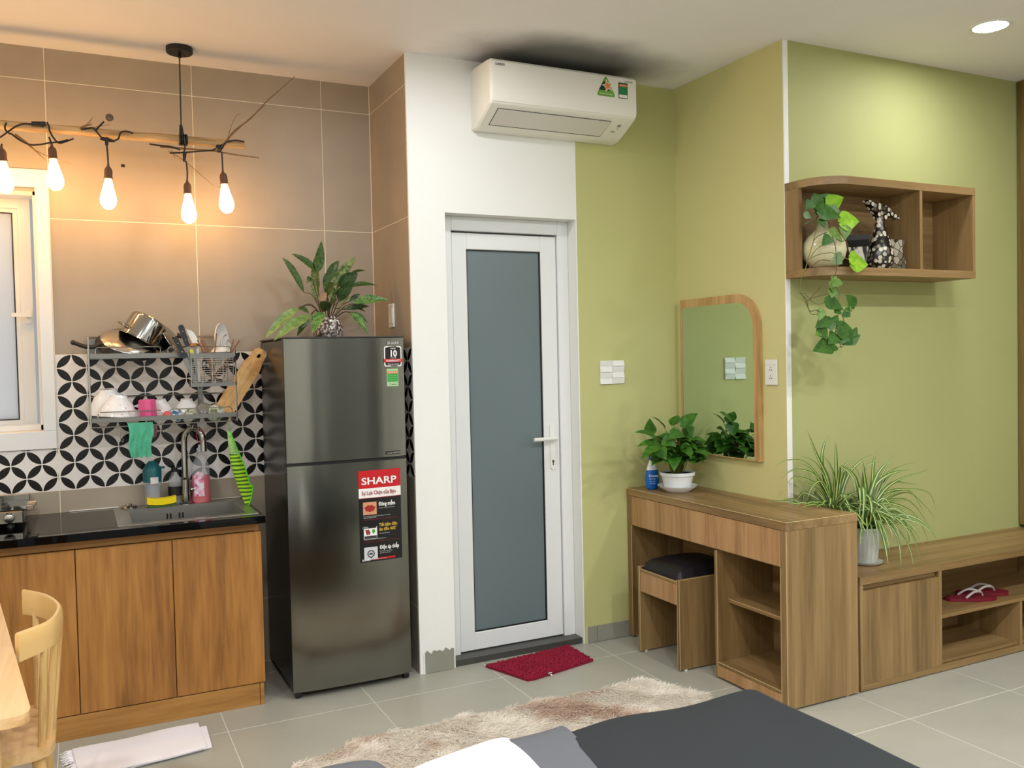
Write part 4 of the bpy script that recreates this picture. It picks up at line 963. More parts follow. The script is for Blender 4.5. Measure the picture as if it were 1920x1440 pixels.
for z in (1.262, 1.344): MB().lathe([(0, 0), (.004, 0), (.003, .002), (0, .002)], (.515, RB, z), 10, axis=(0, -1, 0)).build('screw', M_blk, rk)
MB().box(RL+.002, RL+.09, RB-.012, YK-.001, 1.50, 1.576, b=.002).build('side_plate', M_steel, rk)
# cutlery basket
bk0, bk1, bkf, bkb = .440, .621, RF-.075, RF-.012
bz0, bz1 = 1.355, 1.500
ct = MB()
def ring_plate(mb, z0, z1):
    mb.box(bk0, bk1, bkf-.001, bkf+.001, z0, z1).box(bk0, bk1, bkb-.001, bkb+.001, z0, z1).box(bk0-.001, bk0+.001, bkf, bkb, z0, z1).box(bk1-.001, bk1+.001, bkf, bkb, z0, z1)
ring_plate(ct, bz1-.022, bz1); ring_plate(ct, bz0, bz0+.017); ct.box(bk0, bk1, bkf, bkb, bz0, bz0+.002)
ct.build('basket_bands', M_steel, rk)
ct = MB()
for k in range(11):
    z = bz0+.022+k*.0095; ct.tube([(bk0, bkf, z), (bk1, bkf, z), (bk1, bkb, z), (bk0, bkb, z)], .0013, 6, closed=True)
for x in (bk0+.003, bk0+.045, bk0+.09, bk0+.135, bk1-.003): ct.tube([(x, bkf-.001, bz0+.01), (x, bkf-.001, bz1-.015)], .0016, 6)
for x in (bk0+.02, bk1-.02): ct.tube([(x, bkb, bz1-.01), (x, bkb, bz1+.008), (x, RF-.008, bz1+.012), (x, RF-.008, bz1-.005)], .002, 6)
ct.build('basket_wires', M_chrome, rk)

def hook(x, z0=1.196, L=.062, y=RF):
    t = MB().tube(cat_rom([(x, y+.007, z0+.0), (x, y, z0+.0062), (x, y-.0065, z0), (x+.001, y-.006, z0-L*.55), (x+.003, y-.006, z0-L), (x+.010, y-.007, z0-L-.004), (x+.013, y-.008, z0-L+.010)], 4), .0014, 6)
    return t
# utensils in the basket: each a thing of its own
def util(name, label, cat_, parts):
    base = Vector(parts[0][3]); t = thing(name, label, cat_, base)
    for nm, mb, m_, _ in parts: mb.build(nm, m_, t)
    return t
def bar(p0, p1, w0, w1, th_=.010, n_=6, flat=Vector((0, 1, 0))):
    """flat tapered bar from p0 to p1 with rounded ends"""
    p0, p1 = Vector(p0), Vector(p1); a = (p1-p0); L_ = a.length; a.normalize(); f = (flat-a*flat.dot(a)).normalized(); s2 = a.cross(f)
    out = []
    for k in range(n_+1): an = R(-90+180*k/n_); out.append((L_-w1/2+w1/2*math.cos(an), w1/2*math.sin(an)))
    for k in range(n_+1): an = R(90+180*k/n_); out.append((w0/2+w0/2*math.cos(an), w0/2*math.sin(an)))
    b_ = MB(); b_.prism(out, lambda u, v, d: tuple(p0+a*u+s2*v+f*d), -th_/2, th_/2); return b_
YB = (bkf+bkb)/2
M_kblk = mat('black_handle_plastic', (26, 28, 30), .35); M_kwhite = mat('white_melamine', (232, 230, 222), .3); M_brown = mat('brown_wood_utensil', (128, 84, 46), .5, var=.15, vscale=30)
def ub(u, v, y=YB): return at(u, v, Y=y)
# cleaver-like knife with black handle pointing up-left, blade down in basket
def knife(name, label, hu0, hv0, hu1, hv1, y, mh, w0, w1, mb_=M_steel):
    a, b = ub(hu0, hv0, y), ub(hu1, hv1, y); d = (b-a).normalized()
    t = thing(name, label, 'knife', b-Vector((0, 0, .09)))
    bar(a, b, w0, w1, .012).build('handle', mh, t)
    e = Vector((max(bk0+.02, min(bk1-.02, b.x+d.x*.02)), y, bz0+.012))
    bar(b-d*.004, e, w1*.9, w1*.5, .002).build('blade', mb_, t)
    for k in (.3, .7):
        p = a*(1-k)+b*k; MB().lathe([(0, 0), (.0022, 0), (0, .0008)], p+Vector((0, -.006, 0)), 8, axis=(0, -1, 0)).build('rivet', M_chrome, t)
    return t
knife('kitchen_knife', 'big kitchen knife with a black riveted handle standing upright in the cutlery basket', 338, 609, 352, 650, YB-.012, M_kblk, .024, .018)
knife('carving_knife', 'knife with a long black handle leaning left in the cutlery basket', 328, 632, 347, 672, YB-.024, M_kblk, .018, .024)
knife('paring_knife', 'small knife with a yellow-green handle at the front of the cutlery basket', 357, 655, 366, 673, bkf+.008, mat('yellow_green_plastic', (206, 202, 60), .4), .014, .012)
t = thing('spatula', 'broad white plastic spatula leaning in the cutlery basket', 'spatula', (.47, YB, bz0+.02))
a = ub(349, 617, YB+.010)
MB().prism([(0, 0), (.022, -.008), (.030, -.014), (.040, -.030), (.054, -.058), (.040, -.070), (.026, -.066), (.014, -.040)], lambda u, v, d: (a.x+u, a.y+d, a.z+v), 0, .004).build('blade', M_kwhite, t)
bar((a.x+.044, YB+.012, a.z-.064), (a.x+.048, YB+.012, bz0+.02), .010, .010, .006).build('handle', M_kwhite, t)
t = thing('ladle', 'copper-toned round ladle in the cutlery basket', 'ladle', (.48, YB, bz0+.02))
a = ub(363, 648, YB-.004)
MB().lathe([(.001, .012), (.016, .010), (.026, .0), (.0255, -.002), (.015, .006), (0, .009)], a, 20, sy=.7).build('bowl', mat('copper_steel', (198, 158, 112), .2, metal=1), t)
bar((a.x+.006, YB, a.z), (a.x+.010, YB, bz0+.02), .008, .008, .004).build('handle', M_steel, t)
t = thing('wooden_spoon', 'brown wooden spoon leaning left in the cutlery basket', 'spoon', (.53, YB, bz0+.02))
a, b = ub(378, 637, YB), ub(391, 662, YB)
bar(a, b, .016, .012, .006).build('bowl', M_brown, t); bar(b, (b.x+.012, YB, bz0+.02), .009, .008, .006).build('handle', M_brown, t)
sticks = [((406, 625), (402, 668), 'brown chopstick standing upright in front of the white plate'), ((438, 636), (430, 668), 'dark chopstick tilted right at the right end of the basket'), ((449, 638), (432, 664), 'brown chopstick leaning furthest right in the basket'), ((370, 637), (382, 662), 'thin dark chopstick leaning left beside the wooden spoon')]
for (u0, v0), (u1, v1), lb in sticks:
    a, b = ub(u0, v0, YB-.01), ub(u1, v1, YB-.01); d = (b-a).normalized(); e = a+d*.20
    e = a + d*((a.z-(bz0+.012))/max(.3, -d.z)) if d.z < 0 else b
    e.x = min(max(e.x, bk0+.008), bk1-.008)
    MB().tube([a, e], [.0028, .0020], 8).build('chopstick', M_brown, label=lb, cat='chopstick', group='chopsticks in the cutlery basket')
for k in range(5):
    x = bk0+.035+.026*k
    t = MB().tube([(x, YB+.004, bz0+.006), (x+.012*((k % 3)-1), YB-.006, bz0+.085)], .0022, 6).lathe([(0, -.014), (.007, -.006), (.009, .004), (.006, .014), (0, .017)], (x+.012*((k % 3)-1), YB-.006, bz0+.094), 12, sy=.35)
    t.build('spoon', M_chrome, label='small steel spoon among others low inside the wire cutlery basket', cat='spoon', group='steel spoons in the cutlery basket')

# pans and pots on the top tier
zt = 1.489
t = thing('frying_pan', 'silver frying pan lying tilted on the top rack with a dark handle pointing left', 'frying pan', (.18, 4.24, zt))
pc = Vector((.200, 4.225, 1.556)); ax = Vector((.16, -.50, .85)).normalized()
MB().lathe([(0, .022), (.088, .020), (.106, .008), (.1075, .006), (.095, .012), (0, .012)], pc, 40, axis=ax, cap=False).build('pan_body', mat('bright_pan_steel', (206, 204, 198), .22, metal=1), t)
MB().lathe([(.106, .0075), (.122, -.020), (.1245, -.020), (.1235, -.024), (.119, -.022), (.103, .003), (0, .004)], pc, 40, axis=ax, cap=False).build('dark_wall', M_blk, t, label='black non-stick pan wall')
hp = cat_rom([at(133, 641, Y=4.16), at(142, 644, Y=4.165), at(160, 650, Y=4.17), at(176, 650, Y=4.18), at(190, 644, Y=4.19), at(204, 646, Y=4.2)], 5)
MB().tube(hp, [.0075, .0095, .0105, .0105]+[.009]*(len(hp)-12)+[.009, .010, .011, .012, .012, .010, .009, .008], 12).build('handle', mat('dark_bakelite', (44, 32, 26), .4), t)
def pot(name, label, cat_, c, ax, r, h, handle=True):
    t = thing(name, label, cat_, c); ax = Vector(ax).normalized()
    MB().lathe([(0, 0), (r*.93, 0), (r*.985, .006), (r, .015), (r, h*.96), (r*1.05, h), (r*1.05, h+.002), (r*.98, h-.001), (r*.975, .012), (r*.9, .004), (0, .004)], c, 44, axis=ax, cap=False).build('pot_body', M_chrome, t)
    if handle:
        q = Vector((0, 0, 1)).rotation_difference(ax)
        for sg in (1, -1):
            pts = [Vector(c)+q @ Vector((sg*r*1.0, -.03, h*.72)), Vector(c)+q @ Vector((sg*(r+.026), -.022, h*.74)), Vector(c)+q @ Vector((sg*(r+.026), .022, h*.74)), Vector(c)+q @ Vector((sg*r*1.0, .03, h*.72))]
            MB().tube(cat_rom(pts, 5), .0035, 8).build('handle', M_chrome, t)
    return t
pot('saucepan', 'shiny stainless pot upside down and tilted on the top rack', 'pot', Vector((.300, 4.235, 1.652)), (-.52, -.12, -.84), .082, .108)
t = thing('pot_lid', 'steel and glass pot lid leaning behind the black-handled knives', 'lid', (.39, 4.24, zt))
MB().lathe([(0, .016), (.04, .013), (.068, .004), (.076, 0), (.0765, -.004), (.070, -.002), (0, .010)], (.392, 4.245, 1.566), 36, axis=(.80, -.35, .52), cap=False).build('lid_disc', M_chrome, t)
MB().lathe([(0, .01), (.006, .012), (.006, .026), (.014, .032), (.012, .038), (0, .040)], (.392, 4.245, 1.566), 16, axis=(.80, -.35, .52)).build('knob', M_kblk, t)
pot('small_pot', 'small steel pot lying on its side between the tilted pot and the lid', 'pot', Vector((.380, 4.30, 1.54)), (-.55, -.8, .25), .040, .06, handle=False)
def plate(label, c, ax, r, m_, grp=None):
    MB().lathe([(0, 0), (r*.6, 0), (r*.72, .004), (r, .016), (r*.99, .019), (r*.70, .008), (r*.58, .004), (0, .004)], c, 36, axis=Vector(ax).normalized(), cap=False).build('plate', m_, label=label, cat='plate', group=grp)
plate('white plate standing on edge in the top rack', (.588, 4.25, 1.566), (1, -.62, .03), .074, M_kwhite, None)
plate('white plate just right of the taller upright plate in the top rack', (.612, 4.29, 1.540), (1, -.62, .05), .050, M_kwhite, None)
def bowl(label, c, ax, r, h, m_, name='bowl', foot=True):
    MB().lathe([(0, 0), (r*.42, 0), (r*.44, h*.1), (r*.70, h*.32), (r*.93, h*.72), (r, h), (r*.975, h), (r*.9, h*.72), (r*.66, h*.36), (r*.3, h*.16), (0, h*.14)], c, 40, axis=Vector(ax).normalized(), cap=False).build(name, m_, label=label, cat='bowl')
bowl('white bowl leaning inside the cutlery basket top', (.566, 4.19, 1.506), (.5, .70, -.35), .046, .04, M_kwhite)
M_porc = mat('white_porcelain', (236, 238, 238), .12, spec=.6)
M_porcf = ramp_mat('white_porcelain_flowers', [(.0, (236, 238, 238)), (.66, (236, 238, 238)), (.70, (216, 150, 150)), (.76, (150, 160, 150))], lambda N, L, co: (lambda n: (L.new(co, n.inputs['Vector']), n.outputs['Fac'])[1])(next(n for n in [N.new('ShaderNodeTexNoise')] if not setattr(n.inputs['Scale'], 'default_value', 70))), rough=.12)
bowl('large white bowl upside down at the back left of the lower tier', (.118, 4.265, 1.353), (.05, .10, -1), .083, .105, M_porc)
bowl('large white bowl upside down in front on the lower tier with faint red flowers', (.160, 4.205, 1.325), (-.10, -.05, -1), .082, .095, M_porcf)
t = thing('pink_cup', 'pink plastic tumbler upside down on the lower tier', 'cup', (.270, 4.160, 1.220))
MB().lathe([(.039, 0), (.040, .006), (.037, .05), (.035, .078), (.030, .083), (0, .083)], (.270, 4.160, 1.222), 10).build('cup_body', mat('pink_plastic', (214, 84, 136), .3), t, smooth=20)
MB().lathe([(.0405, 0), (.0405, .005), (.039, .005), (.039, 0)], (.270, 4.160, 1.2205), 28, cap=False).build('cup_rim', mat('dark_pink_plastic', (214, 66, 128), .3), t)
t = thing('glass', 'small clear glass with a pink print between the white bowl and pink tumbler', 'glass', (.215, 4.15, 1.22))
MB().lathe([(.022, 0), (.024, .03), (.025, .040), (.023, .040), (.0215, .003), (0, .003)], (.218, 4.142, 1.2215), 20, cap=False).build('glass_body', gl, t); 
bowl('white bowl upside down behind the pink tumbler', (.330, 4.235, 1.300), (.1, .1, -1), .052, .078, M_porc)
bowl('white bowl upside down right of the pink tumbler on the lower tier', (.440, 4.235, 1.298), (0, .1, -1), .060, .076, M_porc)
bowl('red bowl glimpsed behind the guard rail gap on the lower tier', (.352, 4.165, 1.250), (.0, -.1, -1), .026, .028, mat('coral_plastic', (226, 104, 104), .3))
M_bluec = ramp_mat('blue_floral_porcelain', [(.0, (234, 238, 238)), (.50, (230, 236, 238)), (.54, (60, 130, 176)), (.8, (40, 90, 140))], lambda N, L, co: (lambda n: (L.new(co, n.inputs['Vector']), n.outputs['Fac'])[1])(next(n for n in [N.new('ShaderNodeTexNoise')] if not setattr(n.inputs['Scale'], 'default_value', 50))), rough=.15)
M_greyc = ramp_mat('green_leaf_porcelain', [(.0, (196, 202, 186)), (.48, (206, 212, 196)), (.56, (128, 146, 112)), (.8, (92, 108, 84))], lambda N, L, co: (lambda n: (L.new(co, n.inputs['Vector']), n.outputs['Fac'])[1])(next(n for n in [N.new('ShaderNodeTexNoise')] if not setattr(n.inputs['Scale'], 'default_value', 40))), rough=.2)
bowl('small bowl with blue flowers lying at the front of the lower tier', (.392, 4.160, 1.252), (-.15, .5, -.85), .036, .036, M_bluec)
bowl('small pale green patterned bowl right of the blue flowered bowl', (.446, 4.165, 1.250), (.2, .5, -.85), .034, .034, M_greyc)
bowl('grey tinted glass bowl leaning behind the green patterned bowl', (.488, 4.215, 1.270), (.5, .1, -.85), .048, .040, mat('smoky_glass', (150, 152, 144), .15, trans=.3))
bowl('pale bowl with green wave stripes left of the chopping board foot', (.545, 4.165, 1.250), (.35, .75, -.5), .042, .034, M_greyc)
# chopping board: stands in the lower tier and leans right
cb0, cbd = Vector((.585, 4.19, 1.226)), Vector((.545, -.02, .84)).normalized(); cbs = Vector((.84, 0, -.545)).normalized(); cbn = cbd.cross(cbs)
t = thing('chopping_board', 'wooden chopping board with a handle hole leaning at the right end of the dish rack', 'chopping board', cb0)
hw, HL = .042, .345
out = [(0, -hw), (0, hw), (HL*.72, hw)]+[(HL*.72+.02+.05*k/6, hw-.012*(1-math.cos(math.pi*k/6))/1) for k in range(1, 7)]
out = [(0, -hw), (0, hw), (HL*.70, hw), (HL*.76, hw*.96), (HL*.82, hw*.8), (HL*.90, hw*.74)]+[(HL-.022+.022*math.cos(R(a)), hw*.72*math.sin(R(a))) for a in range(75, -76, -15)]+[(HL*.90, -hw*.74), (HL*.82, -hw*.8), (HL*.76, -hw*.96), (HL*.70, -hw)]
def CBP(u, v, d): return tuple(cb0+cbd*u+cbs*v+cbn*d)
hole = [(HL*.90+.011*math.cos(R(a)), .011*math.sin(R(a))) for a in range(0, 360, 30)]
b_ = MB(); bm_ = b_.bm
for d, flip in ((-.009, 1), (.009, 0)):
    ov = [bm_.verts.new(CBP(u, v, d)) for u, v in out]; hv = [bm_.verts.new(CBP(u, v, d)) for u, v in hole]
    es = [bm_.edges.new((ov[k], ov[(k+1) % len(ov)])) for k in range(len(ov))]+[bm_.edges.new((hv[k], hv[(k+1) % len(hv)])) for k in range(len(hv))]
    bmesh.ops.triangle_fill(bm_, use_beauty=True, use_dissolve=False, edges=es)
    if flip: o0, h0 = ov, hv
for A_, B_ in ((o0, ov), (h0, hv)):
    for k in range(len(A_)): bm_.faces.new((A_[k], A_[(k+1) % len(A_)], B_[(k+1) % len(A_)], B_[k]))
b_.build('board', M_board, t, smooth=30)
for v in (-.014, .012):
    b_ = MB(); b_.prism([(.0, v-.0006), (HL*.80, v-.0006), (HL*.80, v+.0006), (0, v+.0006)], CBP, -.0094, .0094); b_.build('glue_line', mat('dark_glue_line', (186, 134, 74), .5), t, smooth=0)

# hooks and what hangs from them
hook(.155).build('wall_hook', M_chrome, label='empty steel S-hook on the rack bar left of the green cloth', cat='hook', group='hooks on the rack bar')
hook(.322, L=.03).build('wall_hook', M_chrome, label='short steel hook on the rack bar right of the green cloth', cat='hook', group='hooks on the rack bar')
hook(.437, L=.02).build('wall_hook', M_chrome, label='steel hook on the rack bar directly above the faucet arch', cat='hook', group='hooks on the rack bar')
hook(.598, L=.038).build('wall_hook', M_chrome, label='steel hook on the rack bar holding the green striped mitt', cat='hook', group='hooks on the rack bar')
hook(.470, L=.034).build('wall_hook', M_chrome, label='steel hook on the rack bar holding the thin red loop', cat='hook', group='hooks on the rack bar')
def hang(u, v):
    xw = .186+.100*u; w_ = (1-.16*v)
    x = .232+(xw-.232)*w_ + .004*math.sin(v*7); z = 1.205-.145*v+.004*math.sin(u*23)*(v > .9)
    y = RF-.010 - .007*math.sin(u*14+v*2)*min(1, v*3)-.004
    return ((x, y, z), (0, 1, 0))
M_mint = mat('mint_green_cloth', (84, 176, 140), .9, bump=1., bscale=160, var=.12, vscale=30)
b_ = MB(); b_.sheet(hang, 24, 20, .004)
b_.sheet(lambda u, v: ((.186+.100*u, RF-.010+.022*v, 1.205+.004*math.sin(math.pi*v)), (0, 0, 1)), 8, 4, .003)
b_.sheet(lambda u, v: ((.192+.088*u, RF+.012, 1.204-.09*v), (0, -1, 0)), 8, 4, .003)
b_.build('dish_cloth', M_mint, label='mint green dish cloth hanging over the rack bar', cat='cloth')
MB().sheet(lambda u, v: ((.286+.020*u-.006*v, RF+.004-.003*math.sin(u*9), 1.194-.052*v+.006*math.sin(u*8)*v), (0, 1, 0)), 8, 8, .003).build('small_cloth', mat('dull_mauve_cloth', (132, 92, 92), .9), label='small dull red cloth hanging behind the green one', cat='cloth')
MB().tube([Vector((.478, RF-.012, 1.170)) + Vector((.014*math.sin(a), 0, -.032+.032*math.cos(a))) for a in [k*2*math.pi/20 for k in range(20)]], .0016, 6, closed=True).build('red_loop', mat('red_cord', (150, 40, 44), .6), label='thin red cord loop hanging beside the faucet', cat='cord')
# striped oven mitt
t = thing('oven_mitt', 'neon green striped quilted mitt hanging from the rack and touching the worktop', 'oven mitt', (.66, 4.13, .83))
def mitt(u, v, half):
    z0, z1 = 1.150, .822; z = z0+(z1-z0)*v
    xl = .6045+.058*v**1.15 - .008*math.sin(v*3.1); wd_ = .006+.072*math.sin(math.pi*min(1, v*1.02))**.75*(.35+.65*v if v < .7 else 1)+.004
    x = xl-.010-.018*v+(wd_)*u+ .024*v*v; y = 4.098-half*.012*math.sin(math.pi*u)*math.sin(math.pi*min(1, v+.02))-.004*v
    z += -.030*u*v
    return (x, y, z)
def stripe_fac(N, L, co):
    w_ = N.new('ShaderNodeTexWave'); w_.inputs['Scale'].default_value = 18; w_.bands_direction = 'Z'; w_.inputs['Distortion'].default_value = 1.5; w_.inputs['Detail'].default_value = 1
    L.new(co, w_.inputs['Vector']); return w_.outputs['Fac']
b_ = MB(); b_.sheet(lambda u, v: (mitt(u, .30+.70*v, 1), (0, -1, 0)), 10, 40, .014)
b_.build('quilted_body', ramp_mat('neon_striped_fabric', [(.15, (52, 92, 20)), (.75, (176, 220, 40)), (.45, (120, 190, 30))], stripe_fac, rough=.8), t)
b_ = MB(); b_.sheet(lambda u, v: (mitt(u, .30*v, 1), (0, -1, 0)), 8, 10, .008); b_.build('cuff', mat('pale_green_mesh', (150, 190, 110), .7, var=.3, vscale=80), t)
b_ = MB().tube([Vector(mitt(1, k/24, 0)) for k in range(25)], .0032, 8).tube([(.603, 4.100, 1.188), (.604, 4.100, 1.145)], .0016, 6); b_.build('piping', mat('bright_green_piping', (84, 206, 46), .6), t)

# ============================================================ BAMBOO PENDANT WITH FIVE BULBS AND ADDED UNSEEN ONES
PY = 4.150
pn = thing('bamboo_pendant', 'dry bamboo pole hung from the ceiling with black cable and five glowing bulbs plus unseen added ones', 'pendant lamp', (.449, PY, HC-.03))
MB().lathe([(0, -.026), (.052, -.026), (.056, -.022), (.056, -.001), (0, -.001)], (.449, PY, HC), 32).lathe([(.007, -.045), (.007, -.026)], (.449, PY, HC), 12).build('canopy', M_blk, pn)
MB().tube([(.449, PY, HC-.03), (.447, PY, 2.62), (.446, PY, 2.475)], .0028, 8).build('cord', M_blk, pn)
pp = [(-1.35+ (0.714+1.35)*k/30, PY+.002*math.sin(k*.9), 2.441+.0015*math.sin(k*1.3)) for k in range(31)]
MB().tube(pp, [.0185+.0012*(k % 7 == 0) for k in range(31)], 14).build('pole', M_bamboo, pn)
MB().tube([(-.9, PY, HC-.01), (-.9, PY, 2.45)], .0028, 8).build('cord', M_blk, pn)
cl = MB()
for k in range(4): cl.tube([(.439+.009*k, PY+.0225*math.cos(a), 2.441+.0225*math.sin(a)) for a in [q*2*math.pi/16 for q in range(16)]], .0042, 6, closed=True)
cl.tube([(.445, PY-.004, 2.505), (.447, PY-.004, 2.46)], [.006, .011], 8); cl.build('cord_wrap', M_blk, pn)
def px(u, v, y=PY-.03): return at(u, v, Y=y)
wires = [
 [(0, 258), (18, 245), (30, 237), (45, 232), (60, 233)], [(88, 229), (92, 238), (93, 245), (100, 258), (110, 268), (122, 266), (138, 260)],
 [(20, 250), (36, 262), (55, 271), (75, 271), (92, 268), (112, 266), (128, 262)], [(12, 230), (9, 238), (12, 246), (20, 252)],
 [(92, 257), (96, 268), (98, 273)], [(152, 243), (165, 241), (174, 240), (182, 248), (190, 258)], [(212, 265), (222, 260), (226, 249), (236, 246), (250, 250)],
 [(180, 244), (186, 237), (195, 228)], [(280, 270), (300, 273), (320, 275), (338, 281)], [(318, 287), (345, 286), (370, 284), (396, 282), (404, 279)],
 [(345, 258), (347, 275), (344, 290), (346, 300)], [(417, 278), (422, 268), (440, 263), (458, 266)], [(200, 272), (202, 292), (203, 311)], [(349, 302), (351, 320), (351, 340)], [(416, 285), (417, 305), (418, 322)], [(4, 270), (3, 272), (2, 276)]]
for wv in wires:
    MB().tube(cat_rom([px(u, v) for u, v in wv], 5), .0036, 7).build('cable', M_blk, pn)
jn = MB().tube([px(59, 232), px(80, 233), px(86, 231)], [.010, .0115, .008], 10)
jn.build('connector', M_blk, pn)
for pts_, rr in (([(188, 259), (200, 262), (215, 265)], .009), ([(200, 258), (200, 273)], .011), ([(347, 286), (345, 303)], .0095), ([(404, 276), (412, 280), (418, 272)], .0125), ([(410, 272), (411, 286)], .012)):
    MB().tube([px(u, v) for u, v in pts_], [rr*.8]+[rr]*(len(pts_)-2)+[rr*.55], 10).build('connector', M_blk, pn)
MB().lathe([(0, -.012), (.011, -.010), (.017, 0), (.013, .012), (0, .015)], px(205, 221), 7, axis=(.3, -.7, .5)).build('seed_head', mat('grey_brown_seed', (98, 88, 76), .8), pn, smooth=0)
twigs = [([(420, 272), (440, 245), (470, 222), (500, 190), (530, 164), (553, 143)], .0045, .0012), ([(425, 262), (455, 234), (485, 207), (500, 196)], .003, .001), ([(427, 260), (434, 235), (444, 216), (451, 213)], .0014, .0006),
 ([(300, 275), (360, 280), (400, 283), (440, 290), (486, 296)], .0050, .0028), ([(315, 282), (350, 305), (385, 335), (405, 352), (440, 375)], .0016, .0008), ([(322, 282), (328, 296)], .002, .001),
 ([(20, 250), (45, 266), (62, 279), (90, 293), (132, 307)], .0030, .0008), ([(28, 252), (50, 268), (70, 286), (88, 303)], .0055, .0008), ([(152, 243), (168, 228), (174, 219)], .0024, .0008), ([(160, 242), (180, 238), (206, 233)], .0024, .001), ([(150, 242), (156, 237), (164, 235), (172, 233)], .004, .003)]
for pts_, r0, r1 in twigs:
    P_ = cat_rom([px(u, v, PY-.018) for u, v in pts_], 4); n = len(P_)
    MB().tube(P_, [r0+(r1-r0)*k/(n-1) for k in range(n)], 6).build('twig', M_twig, pn)
M_sock = mat('brown_bulb_socket', (92, 66, 46), .5)
M_bulb = mat('glowing_bulb', (255, 220, 160), .3, emit=(255, 192, 118), estr=BULB_STR)
def bulb(u, v, du=0, parent=pn):
    """socket top at pixel (u, v) on the pole's plane"""
    p = px(u, v, PY-.03); ax = Vector((du, 0, -1)).normalized()
    s_ = MB().lathe([(.0045, -.010), (.0055, 0), (.014, .010), (.0165, .020), (.0165, .046), (.0185, .050), (.0175, .053), (0, .053)], p, 20, axis=ax).build('bulb_socket', M_sock, parent)
    MB().lathe([(.0125, 0), (.0145, .010), (.022, .040), (.0295, .068), (.0325, .088), (.030, .106), (.021, .120), (.010, .127), (0, .128)], p+ax*.0535, 24, axis=ax).build('bulb', M_bulb, s_, label='glowing pear-shaped bulb')
bulb(97, 274, .06); bulb(203, 312, -.03); bulb(351, 341, .02); bulb(418, 323, .08); bulb(3, 278, .05)
for _x in (-95, -190, -290, -385): bulb(_x, 300, .03)  # extra bulbs beyond the frame, added to warm the left-facing walls
for _x in (-95, -190, -290, -385): MB().tube([px(_x, 300), px(_x, 240)], .0036, 7).build('cable', M_blk, pn)
# ============================================================ PLANTS
# --- mottled vase with aglaonema on the refrigerator
ft = 1.5605
ap = thing('vase_plant', 'leafy green plant with long variegated leaves in a mottled glass vase on the refrigerator', 'plant', (1.055, 4.08, ft))
VX, VY = 1.056, 4.08
M_mott = ramp_mat('mottled_glass', [(.36, (58, 46, 44)), (.50, (120, 104, 98)), (.62, (210, 204, 196))], lambda N, L, co: (lambda n: (L.new(co, n.inputs['Vector']), n.outputs['Fac'])[1])(next(n for n in [N.new('ShaderNodeTexNoise')] if not setattr(n.inputs['Scale'], 'default_value', 85))), rough=.1)
MB().lathe([(0, .002), (.058, 0), (.068, .012), (.070, .035), (.066, .065), (.056, .088), (.048, .098), (.050, .101), (.046, .098), (.052, .08), (0, .075)], (VX, VY, ft), 36, cap=False).build('vase', M_mott, ap)
def zpx(x, y): return (490+x/7.2, 440+y/7.2)
aleaves = [ # stem base px, leaf base px, tip px, width(px/7.2 scale), mat, y offset, droop
 ((770, 900), (575, 780), (282, 308), 70, 'g', .03, .10), ((760, 880), (760, 500), (410, 258), 78, 'g', .0, .06), ((770, 900), (760, 510), (812, 85), 95, 'g', -.01, -.03),
 ((770, 930), (735, 900), (718, 300), 90, 'a', .03, .0), ((750, 850), (690, 600), (615, 655), 62, 'd', -.02, .25), ((900, 1000), (880, 640), (1045, 350), 95, 'g', .03, .05),
 ((930, 1000), (960, 700), (1275, 300), 100, 'a', -.02, .03), ((950, 1030), (1030, 860), (1300, 520), 150, 'd', -.05, .16), ((990, 1000), (1150, 720), (1565, 690), 62, 'g', .02, .08),
 ((1000, 1010), (1180, 560), (1410, 490), 38, 'd', .05, .10), ((1010, 1040), (1190, 900), (1335, 800), 50, 'd', .0, .05), ((1030, 1060), (1230, 930), (1715, 880), 105, 'v', -.05, .05),
 ((1030, 1060), (1130, 1010), (1455, 968), 60, 'd', -.02, .05), ((1020, 1060), (1160, 1000), (1410, 1045), 44, 'd', .0, .14), ((1040, 1080), (1200, 1055), (1440, 1345), 88, 'v', -.08, .10),
 ((1050, 1080), (1230, 1050), (1440, 1200), 56, 'g', -.04, .12), ((780, 960), (500, 985), (50, 1400), 100, 'l', -.10, .04), ((800, 1020), (670, 1085), (165, 1432), 112, 'l', -.16, .03),
 ((790, 1010), (640, 1110), (480, 1375), 66, 'g', -.05, .06), ((800, 1010), (820, 1045), (690, 1330), 112, 'v', -.12, .05), ((780, 980), (500, 985), (640, 1060), 70, 'd', -.06, .05),
 ((900, 1000), (840, 700), (1000, 480), 90, 'd', -.02, .12), ((900, 1020), (1000, 900), (850, 650), 100, 'a', -.03, .10), ((900, 1030), (920, 1030), (1000, 880), 90, 'd', -.09, .1), ((920, 1040), (950, 850), (1075, 700), 55, 'a', -.08, .05),
 ((960, 1050), (1060, 1000), (1210, 830), 52, 'l', -.09, .05), ((940, 1030), (880, 820), (980, 650), 110, 'd', -.06, .1), ((940, 1030), (1060, 900), (1240, 620), 110, 'd', -.07, .1), ((870, 1020), (840, 1040), (880, 900), 110, 'd', -.1, .05)]
MM = dict(g=M_leafg, a=M_leafa, d=M_leafd if False else leaf_mat('darkest_green_leaf', (34, 56, 24), (70, 96, 50), 60), v=leaf_mat('variegated_leaf', (48, 92, 34), (118, 150, 80), 70), l=M_leafl)  # d is the darkest green of the leaf tones
stm = MB()
